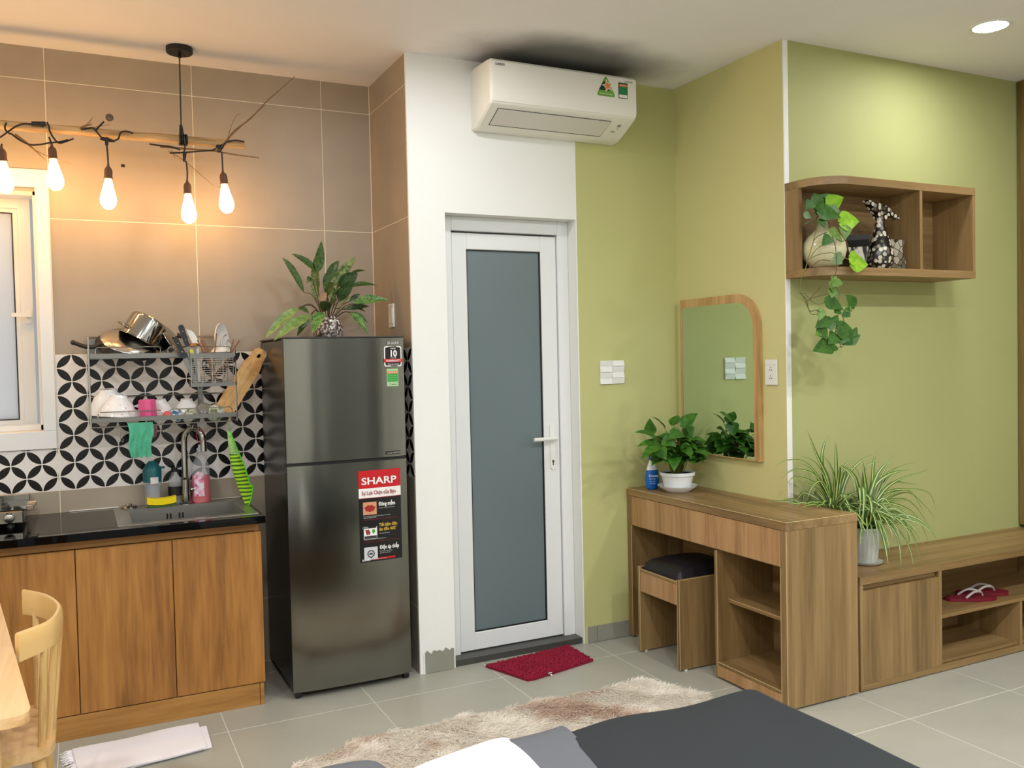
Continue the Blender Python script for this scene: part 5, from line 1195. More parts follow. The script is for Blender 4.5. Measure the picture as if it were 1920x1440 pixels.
for sb, lb, tp, w_, k, dy, dr_ in aleaves:
    yb = VY+dy*.4
    a, b, c = at(*zpx(*sb), Y=VY-.005), at(*zpx(*lb), Y=VY+dy*.6), at(*zpx(*tp), Y=VY+dy*1.4)
    base = Vector((VX+(a.x-VX)*.35, VY, ft+.078))
    a.z = max(a.z, ft+.085)
    stm.tube(cat_rom([base, a.lerp(b, .35)+Vector((0, 0, .008)), b], 4), .0019, 6)
    leaf(ap, b, c, w_/7.2*.0034, MM[k], droop=dr_, fold=.30, shape='lance', wave=.08)
stm.build('stems', M_stemd, ap)
leaf(ap, at(*zpx(790, 900), Y=VY-.07), at(*zpx(880, 780), Y=VY-.07), .03, mat('withered_leaf', (150, 118, 88), .8), name='withered_leaf', label='brown withered leaf')

# --- bushy potted plant on the dressing table
DX_, DY_, DZ_ = 2.668, 3.585, TZ+.001
dp = thing('potted_plant', 'bushy green plant in a white fluted pot on the dressing table by the mirror', 'plant', (DX_, DY_, DZ_))
MB().lathe([(0, .003), (.060, 0), (.066, .004), (.098, .028), (.100, .031), (.096, .030), (.062, .008), (0, .006)], (DX_, DY_, DZ_), 40, cap=False).build('saucer', M_porc, dp)
MB().lathe([(0, .008), (.060, .008), (.064, .012), (.077, .072), (.080, .080), (.087, .082), (.088, .096), (.084, .098), (.080, .096), (.078, .084), (0, .084)], (DX_, DY_, DZ_), 64, cap=False, wob=lambda a, h: 1+(.018*math.sin(a*16+h*26) if .012 < h < .075 else 0)).build('pot', M_porc, dp)
MB().lathe([(0, .092), (.05, .093), (.079, .088)], (DX_, DY_, DZ_), 30, cap=False, wob=lambda a, h: 1+.02*math.sin(a*7)).build('soil', M_soil, dp)
random.seed(11)
stm = MB(); ctr = Vector((DX_, DY_, DZ_+.095))
tips = [ # (px base, px tip, width m, dy)
 ((1222, 812), (1218, 785), .085, -.0), ((1245, 800), (1220, 781), .08, .06), ((1262, 797), (1273, 779), .07, .05), ((1280, 800), (1308, 775), .085, -.02), ((1228, 820), (1189, 811), .05, -.04),
 ((1240, 835), (1194, 838), .07, -.05), ((1232, 838), (1202, 862), .07, -.09), ((1264, 855), (1264, 884), .088, -.10), ((1285, 815), (1300, 806), .07, .0), ((1296, 838), (1332, 852), .085, -.04),
 ((1278, 838), (1300, 850), .08, -.09), ((1258, 812), (1284, 820), .08, -.07), ((1275, 812), (1252, 825), .08, -.09), ((1244, 825), (1268, 838), .08, -.08), ((1236, 845), (1250, 862), .08, -.08), ((1300, 825), (1324, 838), .085, -.05), ((1290, 800), (1296, 828), .09, -.04)]
def dleaf(b, c, w_, m_=None):
    stm.tube(cat_rom([ctr+Vector(((b.x-DX_)*.25, (b.y-DY_)*.25, 0)), ctr.lerp(b, .55)+Vector((0, 0, .035)), b], 4), .0017, 6)
    d = (b-ctr); out_ = Vector((d.x, d.y, .0)); nn = Vector((d.x*2, d.y*2-.10, .22))
    leaf(dp, b, c, w_, m_ or M_leafd, droop=random.uniform(.04, .12), fold=.22, shape='heart', nrm=nn, wave=.05)
for (bp0, tp0, w_, dy) in tips:
    dleaf(at(*bp0, Y=DY_+dy), at(*tp0, Y=DY_+dy*1.5), w_*.78)
for k in range(120):
    a = random.uniform(0, 2*math.pi); el = random.uniform(.05, 1.35); r_ = random.uniform(.085, .145)
    b = ctr+Vector((math.cos(a)*math.cos(el)*r_*.95, math.sin(a)*math.cos(el)*r_*.95, .050+math.sin(el)*r_*.98))
    d = Vector((math.cos(a), math.sin(a), random.uniform(-.5, .35)))
    ln = random.uniform(.055, .075)
    c = b+d.normalized()*ln
    if c.y > 3.80 or c.x > 2.83: continue
    dleaf(b, c, random.uniform(.048, .064), M_leafd if random.random() < .7 else leaf_mat('bright_green_leaf', (60, 110, 26), (88, 138, 38)))
stm.build('stems', M_stem, dp)
# fabric softener bottle beside it
sb = thing('softener_bottle', 'blue and white bottle with a blue cap behind the white flower pot', 'bottle', (2.556, 3.70, TZ+.001))
bx, by_, bz = 2.606, 3.712, TZ+.001
MB().lathe([(0, 0), (.026, 0), (.033, .006), (.039, .04), (.039, .065), (.033, .098)], (bx, by_, bz), 30, sy=.6).build('bottle_body', mat('cobalt_blue_plastic', (16, 102, 190), .25), sb)
MB().lathe([(.033, .0985), (.026, .12), (.017, .140), (.014, .150), (0, .150)], (bx, by_, bz), 30, sy=.6, cap=False).build('neck', M_porc, sb)
MB().lathe([(0, .1505), (.016, .1505), (.016, .168), (.012, .176), (0, .177)], (bx, by_, bz), 20).box(bx-.03, bx+.006, by_-.006, by_+.006, bz+.168, bz+.18, b=.003).build('cap', mat('royal_blue_cap', (24, 82, 168), .3), sb)
cdir = Vector((.897, -.441, 0)); nd = Vector((-.441, -.897, 0))
text('Downy', .0165, Vector((bx, by_, bz+.066))-cdir*.022+nd*.026, cdir, (0, 0, 1), S_WHT, sb, bold=.01, push=.003)
for k, z in enumerate((.056, .050, .040, .030)): text('nước xả vải', .0062, Vector((bx, by_, bz+z))-cdir*.020+nd*.0255, cdir, (0, 0, 1), mat('pale_blue_print', (170, 206, 232), .4), sb, push=.003)

# --- spider plants on the bench
M_spl = bpy.data.materials.new('striped_spider_leaf'); M_spl.use_nodes = True
_N, _L = M_spl.node_tree.nodes, M_spl.node_tree.links; _b = _N['Principled BSDF']; _b.inputs['Roughness'].default_value = .4
_uv = _N.new('ShaderNodeUVMap'); _sp = _N.new('ShaderNodeSeparateXYZ'); _L.new(_uv.outputs[0], _sp.inputs[0])
_r = _N.new('ShaderNodeValToRGB'); _e = _r.color_ramp.elements; _e[0].position = .0; _e[0].color = lin((62, 92, 34)); _e[1].position = .32; _e[1].color = lin((78, 110, 42))
for p_, c_ in ((.44, (196, 202, 118)), (.56, (196, 202, 118)), (.66, (78, 110, 42))): _k = _e.new(p_); _k.color = lin(c_)
_L.new(_sp.outputs[0], _r.inputs[0]); _L.new(_r.outputs[0], _b.inputs['Base Color'])
def blade(parent, pts, w_, name='leaf'):
    P_ = cat_rom(pts, 5); n = len(P_); V = []; F = []; UV = []
    for i, p in enumerate(P_):
        t_ = (P_[min(i+1, n-1)]-P_[max(i-1, 0)]).normalized(); u = i/(n-1)
        nn = Vector((-.35, -.75, .55)); nn = (nn-t_*nn.dot(t_)).normalized(); sd = t_.cross(nn)
        ww = w_/2*min(1, .6+u*3)*(1-u**2.5)+.0002
        V += [p+sd*ww+nn*ww*.45, p-nn*0, p-sd*ww+nn*ww*.45]
    for i in range(n-1):
        for j_ in range(2):
            k = i*3+j_; F.append((k, k+1, k+4, k+3))
    me = bpy.data.meshes.new(name); me.from_pydata([tuple(v) for v in V], [], F); ul = me.uv_layers.new(name='UVMap')
    for li, lp in enumerate(me.loops): ul.data[li].uv = ((lp.vertex_index % 3)*.5, 0)
    me.polygons.foreach_set('use_smooth', [True]*len(F)); me.materials.append(M_spl)
    o = bpy.data.objects.new(name, me); C.objects.link(o); finish(o, parent, Vector((0, 0, 0))); return o
M_oldpot = mat('weathered_white_pot', (188, 190, 180), .6, var=.12, vscale=18, bump=.2, bscale=60)
def spider(px_, py_, top, r0, label, lst, seed, nrand, spread, clampL=None):
    t = thing('spider_plant', label, 'plant', (px_, py_, BZ+.001)); z0 = BZ+.001
    MB().lathe([(0, .002), (r0*.92, 0), (r0*1.06, .004), (r0*1.14, .012), (r0*1.10, .012), (r0*.9, .006), (0, .006)], (px_, py_, z0), 32, cap=False).build('saucer', M_oldpot, t)
    MB().lathe([(0, .008), (r0*.78, .008), (r0*.80, .012), (r0*1.02, top-.014), (r0*1.07, top-.012), (r0*1.07, top), (r0*.99, top), (r0*.97, top-.02), (0, top-.02)], (px_, py_, z0), 36, cap=False).build('pot', M_oldpot, t)
    MB().lathe([(0, top-.012), (r0*.97, top-.016)], (px_, py_, z0), 24, cap=False).build('soil', M_soil, t)
    c = Vector((px_, py_, z0+top-.012)); random.seed(seed)
    for pts_, dy, w_ in lst:
        P_ = [c+Vector((random.uniform(-.015, .015), random.uniform(-.015, .015), 0))]
        n = len(pts_)
        for i, (u, v) in enumerate(pts_): P_.append(at(1500+u/4.8, 790+v/4.8, Y=min(YS-.02, py_+dy*(i+1)/n)))
        blade(t, P_, w_*1.25)
    for k in range(nrand):
        a = random.uniform(0, 2*math.pi); el = random.uniform(.35, 1.35); ln = random.uniform(.6, 1.)*spread
        d = Vector((math.cos(a), math.sin(a), 0)); up = math.sin(el)*ln*.62; h = math.cos(el)*ln+.05
        if clampL and d.x*h < clampL: h *= .35
        P_ = [c+d*.012+Vector((0, 0, 0)), c+d*h*.30+Vector((0, 0, up*.62)), c+d*h*.68+Vector((0, 0, up*.9)), c+d*h*1.0+Vector((0, 0, up*.80-ln*.14)), c+d*h*1.16+Vector((0, 0, up*.45-ln*.34*math.cos(el)))]
        for p in P_:
            p.y = min(p.y, YS-.012-.001*k % .01); p.z = max(p.z, BZ+.01)
            if p.x < EX+.004 and p.y < YS-.0 and p.z < TZ+.012: p.z = TZ+.012+random.uniform(0, .01)
            if p.x < EX and p.y > YS-.02: p.y = YS-.02
        blade(t, P_, random.uniform(.009, .014))
    return t
rear = [([(250, 540), (150, 310), (60, 70)], -.02, .018), ([(200, 420), (210, 230), (262, 125)], .0, .013), ([(320, 600), (322, 300), (320, 185)], 0, .016), ([(240, 560), (130, 370), (0, 312)], -.03, .010), ([(200, 600), (90, 430), (-40, 365)], -.04, .010),
 ([(230, 620), (110, 470), (-60, 440), (-180, 520)], -.06, .011), ([(220, 640), (100, 540), (-40, 500), (-120, 560)], -.05, .010), ([(260, 650), (190, 540), (110, 590), (65, 700)], -.12, .009), ([(310, 560), (270, 400), (190, 285)], -.05, .011),
 ([(400, 500), (400, 400), (500, 345)], -.02, .012), ([(420, 520), (520, 380), (655, 292)], .0, .012), ([(360, 560), (400, 440), (500, 430), (540, 520)], -.05, .010), ([(330, 620), (350, 460), (370, 410), (470, 500), (505, 660)], -.14, .013),
 ([(220, 600), (60, 380), (-110, 350), (-230, 400)], -.05, .008), ([(180, 640), (60, 560), (-30, 560)], -.05, .009)]
front = [([(590, 640), (575, 480), (565, 345)], -.05, .017), ([(640, 600), (660, 380), (693, 250)], 0, .015), ([(650, 600), (720, 440), (820, 345)], -.02, .016), ([(660, 620), (800, 480), (1005, 430)], -.02, .016), ([(700, 700), (860, 540), (1160, 435)], .0, .013),
 ([(700, 660), (860, 430), (1070, 362)], .02, .006), ([(720, 740), (900, 620), (1150, 640), (1230, 820)], .0, .008), ([(700, 760), (860, 750), (1040, 850), (1168, 1105)], -.05, .013), ([(690, 800), (860, 850), (1010, 1020), (1100, 1280)], -.10, .013),
 ([(700, 860), (860, 960), (980, 1130), (1028, 1330)], -.14, .010), ([(690, 880), (820, 950), (890, 1100), (912, 1340)], -.15, .012), ([(680, 870), (720, 960), (760, 1090), (795, 1290)], -.17, .021), ([(640, 720), (628, 700), (645, 790), (625, 930)], -.15, .018),
 ([(560, 640), (568, 610), (575, 740), (555, 930)], -.16, .020), ([(540, 650), (532, 600), (540, 680), (545, 760)], -.15, .017), ([(520, 600), (470, 470), (350, 380)], -.06, .017), ([(560, 560), (600, 400), (740, 365)], -.05, .009), ([(700, 700), (840, 620), (1000, 640), (1130, 850)], .0, .011),
 ([(700, 720), (820, 560), (960, 560), (1060, 570)], .02, .012), ([(520, 760), (470, 690), (410, 672)], -.1, .011), ([(700, 760), (900, 700), (1030, 760), (1160, 940)], .03, .010), ([(720, 800), (900, 800), (960, 960), (980, 1080), (945, 1215)], -.04, .009), ([(700, 680), (780, 480), (910, 400)], .04, .012),
 ([(680, 600), (760, 440), (840, 300)], .05, .010), ([(740, 740), (960, 640), (1120, 760), (1235, 900)], .05, .007)]
spider(3.005, 2.905, .225, .052, 'rear spider plant rising behind the dressing table corner', rear, 5, 46, .25, None)
spider(3.158, 2.862, .166, .068, 'front spider plant with drooping striped leaves in a weathered white pot', front, 9, 72, .27, None)

# --- pothos in a round glass vase on the wall shelf
VX2, VY2 = 2.985, 2.915
vp = thing('hanging_vine', 'trailing heart-leaved vine in a round cream vase on the wall shelf', 'plant', (VX2, VY2, SZ+.0005))
MB().lathe([(0, 0), (.040, 0), (.062, .012), (.088, .045), (.096, .080), (.092, .112), (.074, .142), (.046, .165), (.026, .185), (.020, .205), (.021, .222), (.024, .228), (.020, .226), (.016, .21), (0, .2)], (VX2, VY2, SZ+.0005), 40, cap=False).build('vase', mat('cream_pearl_glass', (206, 200, 160), .12, spec=.6, var=.06, vscale=12), vp)
def s1(x, y, Y): return at(1490+x/8.471, 350+y/8.471, Y=Y)
def s2(x, y, Y): return at(1490+x/9.0, 510+y/9.0, Y=Y)
yf_ = 2.765
vines = [[s1(420, 560, VY2), s1(430, 440, VY2-.03), s1(360, 480, 2.86), s1(350, 640, 2.80), s1(300, 860, 2.79), s1(210, 1160, 2.775), s1(155, 1350, yf_), s2(95, 160, yf_), s2(110, 290, yf_), s2(85, 355, yf_)],
 [s1(430, 560, VY2), s1(480, 500, VY2-.04), s1(540, 580, 2.86), s1(590, 760, 2.79), s1(640, 930, 2.78), s1(660, 1080, 2.775), s1(665, 1320, yf_), s1(640, 1390, yf_), s2(650, 90, yf_)],
 [s1(155, 1350, yf_), s1(300, 1240, 2.77), s1(420, 1165, 2.775), s1(570, 1180, 2.775)], [s1(210, 1160, 2.775), s1(350, 1090, 2.775), s1(500, 1055, 2.775), s1(640, 1060, 2.775), s1(860, 1160, 2.77)],
 [s1(245, 1130, 2.775), s1(340, 1000, 2.775), s1(430, 930, 2.775)], [s1(300, 860, 2.79), s1(380, 780, 2.79), s1(520, 720, 2.79)], [s1(590, 760, 2.79), s1(680, 840, 2.79), s1(770, 870, 2.79), s1(820, 760, 2.79)],
 [s2(85, 355, yf_), s2(190, 460, yf_), s2(240, 640, yf_), s2(300, 660, yf_), s2(360, 640, yf_), s2(430, 680, yf_)], [s2(120, 380, yf_), s2(180, 500, yf_), s2(240, 640, yf_), s2(290, 710, yf_), s2(400, 708, yf_)],
 [s2(85, 355, yf_), s2(190, 365, yf_), s2(230, 440, yf_), s2(380, 540, yf_), s2(490, 515, yf_)], [s2(210, 490, yf_), s2(330, 430, yf_), s2(560, 370, yf_)], [s2(260, 450, yf_), s2(360, 340, yf_), s2(430, 260, yf_)],
 [s2(700, 270, yf_), s2(752, 380, yf_), s2(735, 470, yf_), s2(745, 560, yf_), s2(790, 700, yf_), s2(850, 890, yf_)], [s2(740, 700, yf_), s2(700, 810, yf_), s2(700, 930, yf_), s2(690, 1040, yf_), s2(740, 1120, yf_), s2(760, 1200, yf_), s2(790, 1280, yf_)],
 [s2(700, 920, yf_), s2(640, 970, yf_), s2(580, 1010, yf_)], [s2(820, 1250, yf_), s2(740, 1280, yf_), s2(640, 1300, yf_)], [s1(165, 585, 2.80), s1(250, 550, 2.82), s1(360, 480, 2.86)]]
for v_ in vines:
    MB().tube(cat_rom(v_, 4), .0017, 6).build('vine', M_stemd if random.random() < .5 else M_stem, vp)
L1 = [((420, 360), (300, 100), .085, 'd', 2.87), ((420, 330), (560, 110), .10, 'd', 2.88), ((360, 340), (470, 480), .07, 'd', 2.86), ((530, 300), (780, 170), .085, 'y', 2.84), ((560, 340), (780, 515), .055, 'b', 2.82), ((380, 400), (740, 500), .085, 'g', 2.80), ((270, 250), (180, 375), .055, 'g', 2.83),
 ((420, 520), (475, 665), .05, 'g', 2.80), ((730, 570), (1025, 550), .105, 'y', 2.80), ((800, 640), (800, 850), .065, 'm', 2.79), ((560, 800), (430, 950), .058, 'g', 2.785), ((560, 690), (770, 880), .05, 'm', 2.79), ((880, 1130), (1060, 1200), .075, 'y', 2.77), ((900, 1230), (1170, 1240), .095, 'y', 2.765), ((640, 1120), (760, 1230), .075, 'b', 2.775), ((150, 440), (270, 500), .04, 'b', 2.84), ((320, 300), (470, 200), .09, 'g', 2.86)]
L2 = [((690, 270), (570, 170), .055, 'm'), ((720, 120), (640, 265), .055, 'm'), ((640, 300), (620, 440), .045, 'm'), ((520, 480), (830, 650), .06, 'g'), ((1010, 575), (860, 385), .055, 'g'), ((740, 640), (660, 690), .04, 'g'), ((840, 670), (940, 760), .05, 'g'), ((460, 640), (410, 830), .042, 'm'), ((560, 800), (345, 945), .06, 'g'), ((560, 880), (700, 860), .06, 'g'), ((640, 800), (760, 900), .05, 'g'),
 ((720, 980), (1010, 1010), .075, 'g'), ((980, 1010), (1060, 1070), .05, 'g'), ((410, 940), (560, 1140), .06, 'g'), ((700, 1080), (560, 1220), .06, 'g'), ((830, 1080), (980, 1240), .075, 'g'), ((920, 1160), (1110, 1065), .055, 'g'), ((620, 1230), (300, 1340), .075, 'g'), ((820, 1080), (780, 1220), .06, 'g'), ((440, 1020), (340, 1085), .028, 'm'), ((870, 600), (975, 670), .035, 'm'), ((600, 1300), (640, 1180), .06, 'g')]
LM = dict(d=M_leafd, y=M_leafy, b=M_leafb, g=leaf_mat('vine_leaf', (42, 80, 24), (66, 104, 38)), m=leaf_mat('mid_green_vine_leaf', (88, 120, 50), (112, 142, 66)))
for a, b, w_, k, Y_ in L1: leaf(vp, s1(*a, Y_), s1(*b, Y_-.006), w_*.84, LM[k], droop=.05, fold=.14, shape='heart', nrm=(-.3, -1, .25))
for a, b, w_, k in L2: leaf(vp, s2(*a, yf_), s2(*b, yf_-.008), w_*1.0, LM[k], droop=.04, fold=.12, shape='heart', nrm=(-.3, -1, .2))

# ============================================================ TABLE, CHAIR (left edge)
tb = thing('dining_table', 'pale wooden dining table with rounded corner at the left edge', 'table', (-.55, 2.55, 0))
cr_ = [(-.104, 2.03), (-.236, 3.10), (-1.05, 3.02), (-.93, 1.99)]
def round_poly(P, r_, n=6):
    out = []
    for i in range(len(P)):
        p, a, b = Vector(P[i]), Vector(P[i-1]), Vector(P[(i+1) % len(P)]); q0 = p+(a-p).normalized()*r_; q1 = p+(b-p).normalized()*r_
        for k in range(n+1): t_ = k/n; out.append(tuple(q0*(1-t_)**2+p*2*t_*(1-t_)+q1*t_*t_))
    return out
MB().prism(round_poly(cr_, .045), XY, .728, .750).build('table_top', M_beechY, tb, smooth=40)
for (x, y) in ((-.200, 2.10), (-.300, 2.98), (-.95, 2.92), (-.87, 2.08)):
    sx_ = .008 if x > -.5 else -.008
    MB().prism([(x-.030, .0), (x+.020, .0), (x+.034, .7275), (x-.040, .7275)], lambda a, b, d: (a, d, b), y-.014, y+.014).build('leg', M_beechZ, tb, smooth=0)
MB().prism([(-.90, .655), (-.235, .655), (-.235, .7275), (-.90, .7275)], XZ, 2.095, 2.112).build('apron', M_beechY, tb, smooth=0)
MB().prism([(-.90, .655), (-.335, .655), (-.335, .7275), (-.90, .7275)], XZ, 2.97, 2.987).build('apron', M_beechY, tb, smooth=0)
ch = thing('dining_chair', 'pale wooden spindle-back chair with a curved top rail at the table', 'chair', (-.33, 2.78, 0))
# curved top rail: arc in plan
ends = [Vector((-.166, 3.03, 0)), Vector((-.106, 2.93, 0)), Vector((-.070, 2.80, 0)), (Vector((-.070, 2.70, 0))), Vector((-.092, 2.61, 0)), Vector((-.158, 2.535, 0))]
P_ = cat_rom(ends, 6); n = len(P_)
b_ = MB(); rings = []
for i, p in enumerate(P_):
    t_ = (P_[min(i+1, n-1)]-P_[max(i-1, 0)]).normalized(); o_ = Vector((-t_.y, t_.x, 0)); o_ = -o_ if o_.x < 0 else o_
    u = i/(n-1); h0, h1 = .712+.008*math.sin(math.pi*u), .786; tk = .016*(.75+.25*math.sin(math.pi*u))
    sec = [(-tk/2, h0), (tk/2, h0), (tk*.62, (h0+h1)/2), (tk/2, h1-.006), (tk*.2, h1), (-tk*.25, h1), (-tk/2, h1-.006)]
    rings.append([b_.bm.verts.new(p+o_*a+Vector((0, 0, z))) for a, z in sec])
for i in range(n-1):
    for j_ in range(7): b_.bm.faces.new((rings[i][j_], rings[i][(j_+1) % 7], rings[i+1][(j_+1) % 7], rings[i+1][j_]))
b_.bm.faces.new(rings[0]); b_.bm.faces.new(rings[-1][::-1])
b_.build('top_rail', mat('lacquered_beech', (224, 184, 118), .28, coat=.3), ch, smooth=50)
for u in (.10, .27, .42, .56, .70, .86):
    p = P_[int(u*(n-1))]; q_ = Vector((-.215+(p.x+.10)*.6+.10, 2.775+(p.y-2.775)*.80, .452))
    MB().tube([Vector((p.x, p.y, .722)), (Vector((p.x, p.y, .722))+q_)/2, q_], [.0085, .0105, .0095], 10).build('spindle', M_beechZ, ch)
MB().prism(round_poly([(-.085, 2.60), (-.085, 2.96), (-.50, 3.00), (-.50, 2.56)], .07), XY, .428, .452).build('seat', M_beechY, ch, smooth=40)
for (x, y, dx, dy) in ((-.125, 2.64, .03, -.035), (-.125, 2.92, .03, .035), (-.45, 2.62, -.035, -.03), (-.45, 2.94, -.035, .03)):
    MB().tube([(x, y, .43), (x+dx, y+dy, 0)], [.017, .012], 12).build('leg', M_beechZ, ch)

# ============================================================ BED
bd = thing('bed', 'low bed with grey bedding in the foreground', 'bed', (.65, .6, 0))
MB().box(-.40, 1.60, -.40, 1.90, .05, .22, b=.01).build('bed_base', M_oakY, bd)
MB().box(-.39, 1.61, -.38, 1.895, .221, .445, b=.04, seg=4).build('mattress', mat('grey_mattress', (150, 150, 152), .85), bd)
for x, y in ((-.3, -.3), (1.5, -.3), (-.3, 1.8), (1.5, 1.8)): MB().box(x-.03, x+.03, y-.03, y+.03, 0, .05).build('leg', M_oakZ, bd)
M_blanket = mat('dark_slate_blanket', (40, 44, 46), .9, bump=.15, bscale=60); M_greyb = mat('mid_grey_blanket_lining', (100, 102, 107), .85, bump=.15, bscale=60)
M_sheet = mat('white_duvet', (240, 240, 238), .8)
def drape(x0, x1, y0, y1, z, th_, drop, fnx=None, wob=.004, sd=0.):
    def f(u, v):
        a, b = u, v
        xa, xb = (fnx(v) if fnx else (x0, x1)); x = xa+(xb-xa)*a; y = y0+(y1-y0)*b
        ex = max(0, (a-.93)/.07); ey = max(0, (b-.955)/.045)
        ex = 0 if fnx and fnx(0)[1] < 1.5 else ex
        zz = z - drop*(1-math.sqrt(max(0, 1-min(1, ex)**2))) - drop*(1-math.sqrt(max(0, 1-min(1, ey)**2)))
        zz += wob*(math.sin(x*9+y*5+sd)+.6*math.sin(x*17-y*13+sd))
        return ((x, y+.006*math.sin(x*16+sd), zz), (0, 0, 1))
    return f
# dark blanket: left edge slants, right part hangs over the bed side
b_ = MB(); b_.sheet(drape(1.0, 1.69, -.3, 1.985, .512, .02, .09, fnx=lambda v: (1.075-.13*(1.985-(v*2.285-.3)), 1.715)), 50, 80, .03)
b_.build('blanket', M_blanket, bd)
b_ = MB(); b_.sheet(drape(.9, 1.06, -.3, 2.03, .507, .02, .08, fnx=lambda v: (.93-.13*(1.985-(v*2.33-.3)), 1.09-.13*(1.985-(v*2.33-.3))), sd=1.), 16, 80, .03)
b_.build('blanket_lining', M_greyb, bd)
dv_ = thing('duvet', 'bright white folded duvet on the bed beside the grey blanket', 'duvet', (.78, 1.4, .47))
def duv(u, v):
    x0_, x1_ = .640, .975-.16*(1-v); x = x0_+(x1_-x0_)*u; y = .6+(1.975+.07*u-.6)*v
    e = (1-abs(2*u-1)**5)*(1-max(0, 2*v-1)**8)
    return ((x, y, .462+.062*max(0, e)**.5), (0, 0, 1))
b_ = MB(); b_.sheet(duv, 30, 60, .012); b_.build('cover', M_sheet, dv_)
def plw(u, v):
    x = .425+.215*u; y = 1.40+(2.10-1.40)*v-.02*u*v; e = (1-abs(2*u-1)**3.2)*(1-abs(2*v-1)**5)
    return ((x, y, .452+.066*max(0, e)**.5), (0, 0, 1))
MB().sheet(plw, 24, 30, .012).build('grey_throw', M_greyb, label='mid grey folded throw at the bed edge left of the white duvet', cat='throw')

# ============================================================ RUGS, TOWEL
rg_ = thing('fluffy_rug', 'long shaggy beige and brown rug on the floor beside the bed', 'rug', (1.45, 2.85, 0))
RC = [Vector((.60, 3.10)), Vector((.93, 3.235)), Vector((2.165, 3.215)), Vector((2.30, 2.93)), Vector((2.10, 2.55)), (Vector((.55, 2.45)))]
MB().prism([(p.x, p.y) for p in RC], XY, .001, .012).build('backing', mat('rug_backing', (176, 150, 122), .9), rg_, smooth=0)
rng = np.random.default_rng(4)
def inside(x, y):
    ok = np.zeros_like(x, bool); n_ = len(RC)
    for i in range(n_):
        a, b = RC[i], RC[(i+1) % n_]; c = ((a.y > y) != (b.y > y)) & (x < (b.x-a.x)*(y-a.y)/(b.y-a.y+1e-9)+a.x); ok ^= c
    return ok
NB = 110000
X_ = rng.uniform(.55, 2.32, NB*2); Y_ = rng.uniform(2.45, 3.25, NB*2); k_ = inside(X_, Y_); X_, Y_ = X_[k_][:NB], Y_[k_][:NB]; NB = len(X_)
def sn(x, y, s, p): return np.sin(x*s+p)*np.cos(y*s*1.3+p*2)+.6*np.sin((x+y)*s*1.7+p*3)+.4*np.cos((x-y*1.4)*s*2.6+p)
ang = -1.2+1.1*sn(X_, Y_, 9, .7)+.7*sn(X_, Y_, 23, 1.9)+rng.normal(0, .5, NB)
ln = rng.uniform(.035, .058, NB); lean = rng.uniform(.7, 1.0, NB)
dx, dy = np.cos(ang)*ln*lean, np.sin(ang)*ln*lean; h = ln*rng.uniform(.28, .55, NB)
wd_ = rng.uniform(.0011, .0021, NB); px_, py_ = -np.sin(ang)*wd_, np.cos(ang)*wd_
base_z = .011+.008*(.5+.5*sn(X_, Y_, 10, 2.2)/2)
V = np.zeros((NB, 5, 3))
V[:, 0] = np.stack([X_-px_, Y_-py_, base_z*0+.010], 1); V[:, 1] = np.stack([X_+px_, Y_+py_, base_z*0+.010], 1)
V[:, 2] = np.stack([X_+dx*.45-px_, Y_+dy*.45-py_, base_z+h*.72], 1); V[:, 3] = np.stack([X_+dx*.45+px_, Y_+dy*.45+py_, base_z+h*.72], 1)
V[:, 4] = np.stack([X_+dx, Y_+dy, base_z+h*.85], 1)
me = bpy.data.meshes.new('fur_pile'); me.vertices.add(NB*5); me.vertices.foreach_set('co', V.reshape(-1))
idx = np.arange(NB)[:, None]*5; tri_ = np.concatenate([idx+np.array([[0, 1, 3]]), idx+np.array([[0, 3, 2]]), idx+np.array([[2, 3, 4]])], 1).reshape(-1)
me.loops.add(len(tri_)); me.loops.foreach_set('vertex_index', tri_.astype(np.int32)); nf = len(tri_)//3
me.polygons.add(nf); me.polygons.foreach_set('loop_start', np.arange(nf, dtype=np.int32)*3); me.update(calc_edges=True)
pat = sn(X_, Y_, 5.2, 5.1)+.6*sn(X_, Y_, 12, 3.3); br = np.clip((pat-.35)*.9, 0, .8)*rng.uniform(.5, 1, NB)
c0 = np.array(lin((255, 250, 240))[:3]); c1 = np.array(lin((222, 188, 162))[:3]); colr = c0[None]*(1-br[:, None])+c1[None]*br[:, None]; colr *= rng.uniform(.9, 1.06, NB)[:, None]
at_ = me.color_attributes.new('Col', 'FLOAT_COLOR', 'POINT'); cc = np.ones((NB*5, 4)); cc[:, :3] = np.repeat(colr, 5, 0); at_.data.foreach_set('color', cc.reshape(-1))
M_fur = bpy.data.materials.new('shaggy_fur'); M_fur.use_nodes = True; _a = M_fur.node_tree.nodes.new('ShaderNodeVertexColor'); _a.layer_name = 'Col'
M_fur.node_tree.links.new(_a.outputs[0], M_fur.node_tree.nodes['Principled BSDF'].inputs['Base Color']); M_fur.node_tree.nodes['Principled BSDF'].inputs['Roughness'].default_value = .8
_n = M_fur.node_tree.nodes; _t = _n.new('ShaderNodeBsdfTranslucent'); _m = _n.new('ShaderNodeMixShader'); _m.inputs[0].default_value = .45; _l = M_fur.node_tree.links
_l.new(_a.outputs[0], _t.inputs[0]); _l.new(_n['Principled BSDF'].outputs[0], _m.inputs[1]); _l.new(_t.outputs[0], _m.inputs[2]); _l.new(_m.outputs[0], _n['Material Output'].inputs[0])
me.materials.append(M_fur); o = bpy.data.objects.new('fur_pile', me); C.objects.link(o); finish(o, rg_, Vector((0, 0, 0)), kind='stuff')

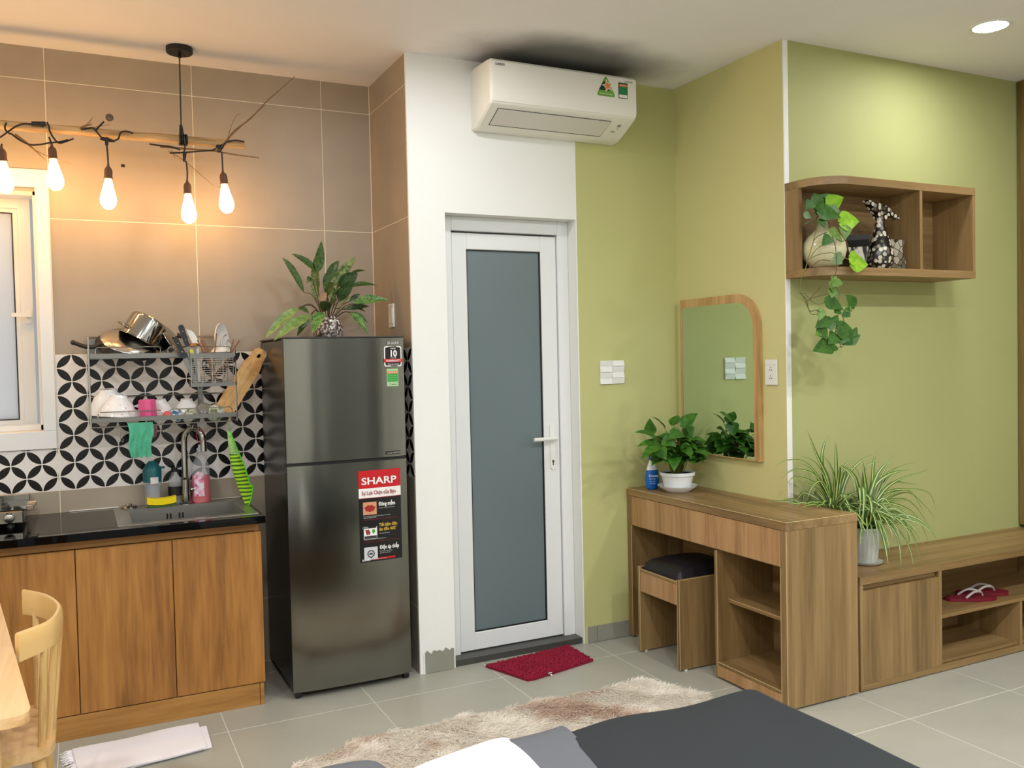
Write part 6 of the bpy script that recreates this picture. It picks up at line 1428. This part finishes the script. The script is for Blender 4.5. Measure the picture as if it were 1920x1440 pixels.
mt = thing('doormat', 'crimson chenille doormat in front of the white door', 'doormat', (1.92, 3.65, 0))
mc = [Vector((1.690, 3.768)), Vector((2.155, 3.828-.02)), Vector((2.160, 3.580)), Vector((1.775, 3.500))]
mc = [Vector((1.676, 3.762)), Vector((2.16, 3.822)), Vector((2.155, 3.578)), Vector((1.800, 3.497)), Vector((1.765, 3.50))]
MB().prism([(p.x, p.y) for p in mc], XY, .001, .008).build('backing', mat('crimson_backing', (128, 14, 44), .9), mt, smooth=0)
RC2 = RC; RC = mc
M_chen = mat('crimson_chenille', (138, 10, 44), .9, var=.2, vscale=60)
bumpV = []; bumpF = []
ico = bmesh.new(); bmesh.ops.create_icosphere(ico, subdivisions=1, radius=1); iv = np.array([v.co[:] for v in ico.verts]); ifc = np.array([[v.index for v in f.verts] for f in ico.faces]); ico.free()
gx = np.arange(1.66, 2.17, .0085); gy = np.arange(3.49, 3.83, .0085); GX, GY = np.meshgrid(gx, gy); GX = GX.ravel()+rng.uniform(-.003, .003, GX.size); GY = GY.ravel()+rng.uniform(-.003, .003, GY.size)
k_ = inside(GX, GY); GX, GY = GX[k_], GY[k_]; n_ = len(GX)
an = rng.uniform(0, 2*np.pi, n_); sc = np.stack([np.full(n_, .0075), np.full(n_, .0038), np.full(n_, .0045)], 1)*rng.uniform(.8, 1.2, (n_, 1))
pv = iv[None]*sc[:, None]; ca, sa_ = np.cos(an)[:, None], np.sin(an)[:, None]
V = np.stack([GX[:, None]+pv[..., 0]*ca-pv[..., 1]*sa_, GY[:, None]+pv[..., 0]*sa_+pv[..., 1]*ca, .0095+rng.uniform(0, .003, n_)[:, None]+pv[..., 2]], 2).reshape(-1, 3)
F = (ifc[None]+np.arange(n_)[:, None, None]*len(iv)).reshape(-1)
me = bpy.data.meshes.new('chenille_pile'); me.vertices.add(len(V)); me.vertices.foreach_set('co', V.reshape(-1)); me.loops.add(len(F)); me.loops.foreach_set('vertex_index', F.astype(np.int32))
nf = len(F)//3; me.polygons.add(nf); me.polygons.foreach_set('loop_start', np.arange(nf, dtype=np.int32)*3); me.polygons.foreach_set('use_smooth', [True]*nf); me.update(calc_edges=True); me.materials.append(M_chen)
o = bpy.data.objects.new('chenille_pile', me); C.objects.link(o); finish(o, mt, Vector((0, 0, 0)), kind='stuff')
MB().sheet(lambda u, v: ((1.876+.022*u, 3.512+.005*v, .010+.006*math.sin(u*2.5)), (0, 0, 1)), 4, 2, .0015).sheet(lambda u, v: ((1.884+.006*u, 3.508-.012*v, .011-.003*v), (0, 0, 1)), 2, 3, .0015).build('care_tag', M_porc, mt, label='small white care tag')
RC = RC2

tw = thing('floor_towel', 'white folded towel with a frayed end on the floor by the kitchen cabinet', 'towel', (.18, 3.60, 0))
tA, tB, tC, tD = at(135, 1408, Z=.012), at(371, 1357, Z=.012), at(387, 1404, Z=.012), at(150, 1462, Z=.012)
M_towel = mat('white_cotton_towel', (238, 234, 236), .9, bump=.5, bscale=120, sheen=.2)
def twf(zl, A_, B_, C_, D_, amp, ph):
    def f(u, v):
        p = A_.lerp(B_, u).lerp(D_.lerp(C_, u), v); e = (1-abs(2*v-1)**8)
        z = zl+amp*(.5+.5*math.sin(u*9+v*4+ph))+.004*e
        dv2 = (u-.20)-(v-.4)*-.18
        z += .006*math.exp(-((dv2)/.03)**2)*(v > .3)
        return ((p.x, p.y, z), (0, 0, 1))
    return f
MB().sheet(twf(.008, tA, tB+Vector((.028, -.03, 0)), tC+Vector((.022, .02, 0)), tD, .002, 0), 40, 12, .006).build('lower_layer', M_towel, tw)
MB().sheet(twf(.016, tA, tB, tC, tD, .004, 1.), 60, 20, .006).build('upper_layer', M_towel, tw)
random.seed(2); b_ = MB()
for k in range(60):
    p = tA.lerp(tD, k/59); L_ = random.uniform(.012, .045); dd = (tA-tB).normalized()
    q_ = p+dd*L_+Vector((0, random.uniform(-.012, .012), 0)); b_.tube([Vector((p.x+.006, p.y, .014)), Vector(((p.x+q_.x)/2, (p.y+q_.y)/2, random.uniform(.008, .018))), Vector((q_.x, q_.y, random.uniform(.003, .008)))], [.0030, .0024, .0012], 5)
b_.build('fringe', M_towel, tw, kind='stuff')
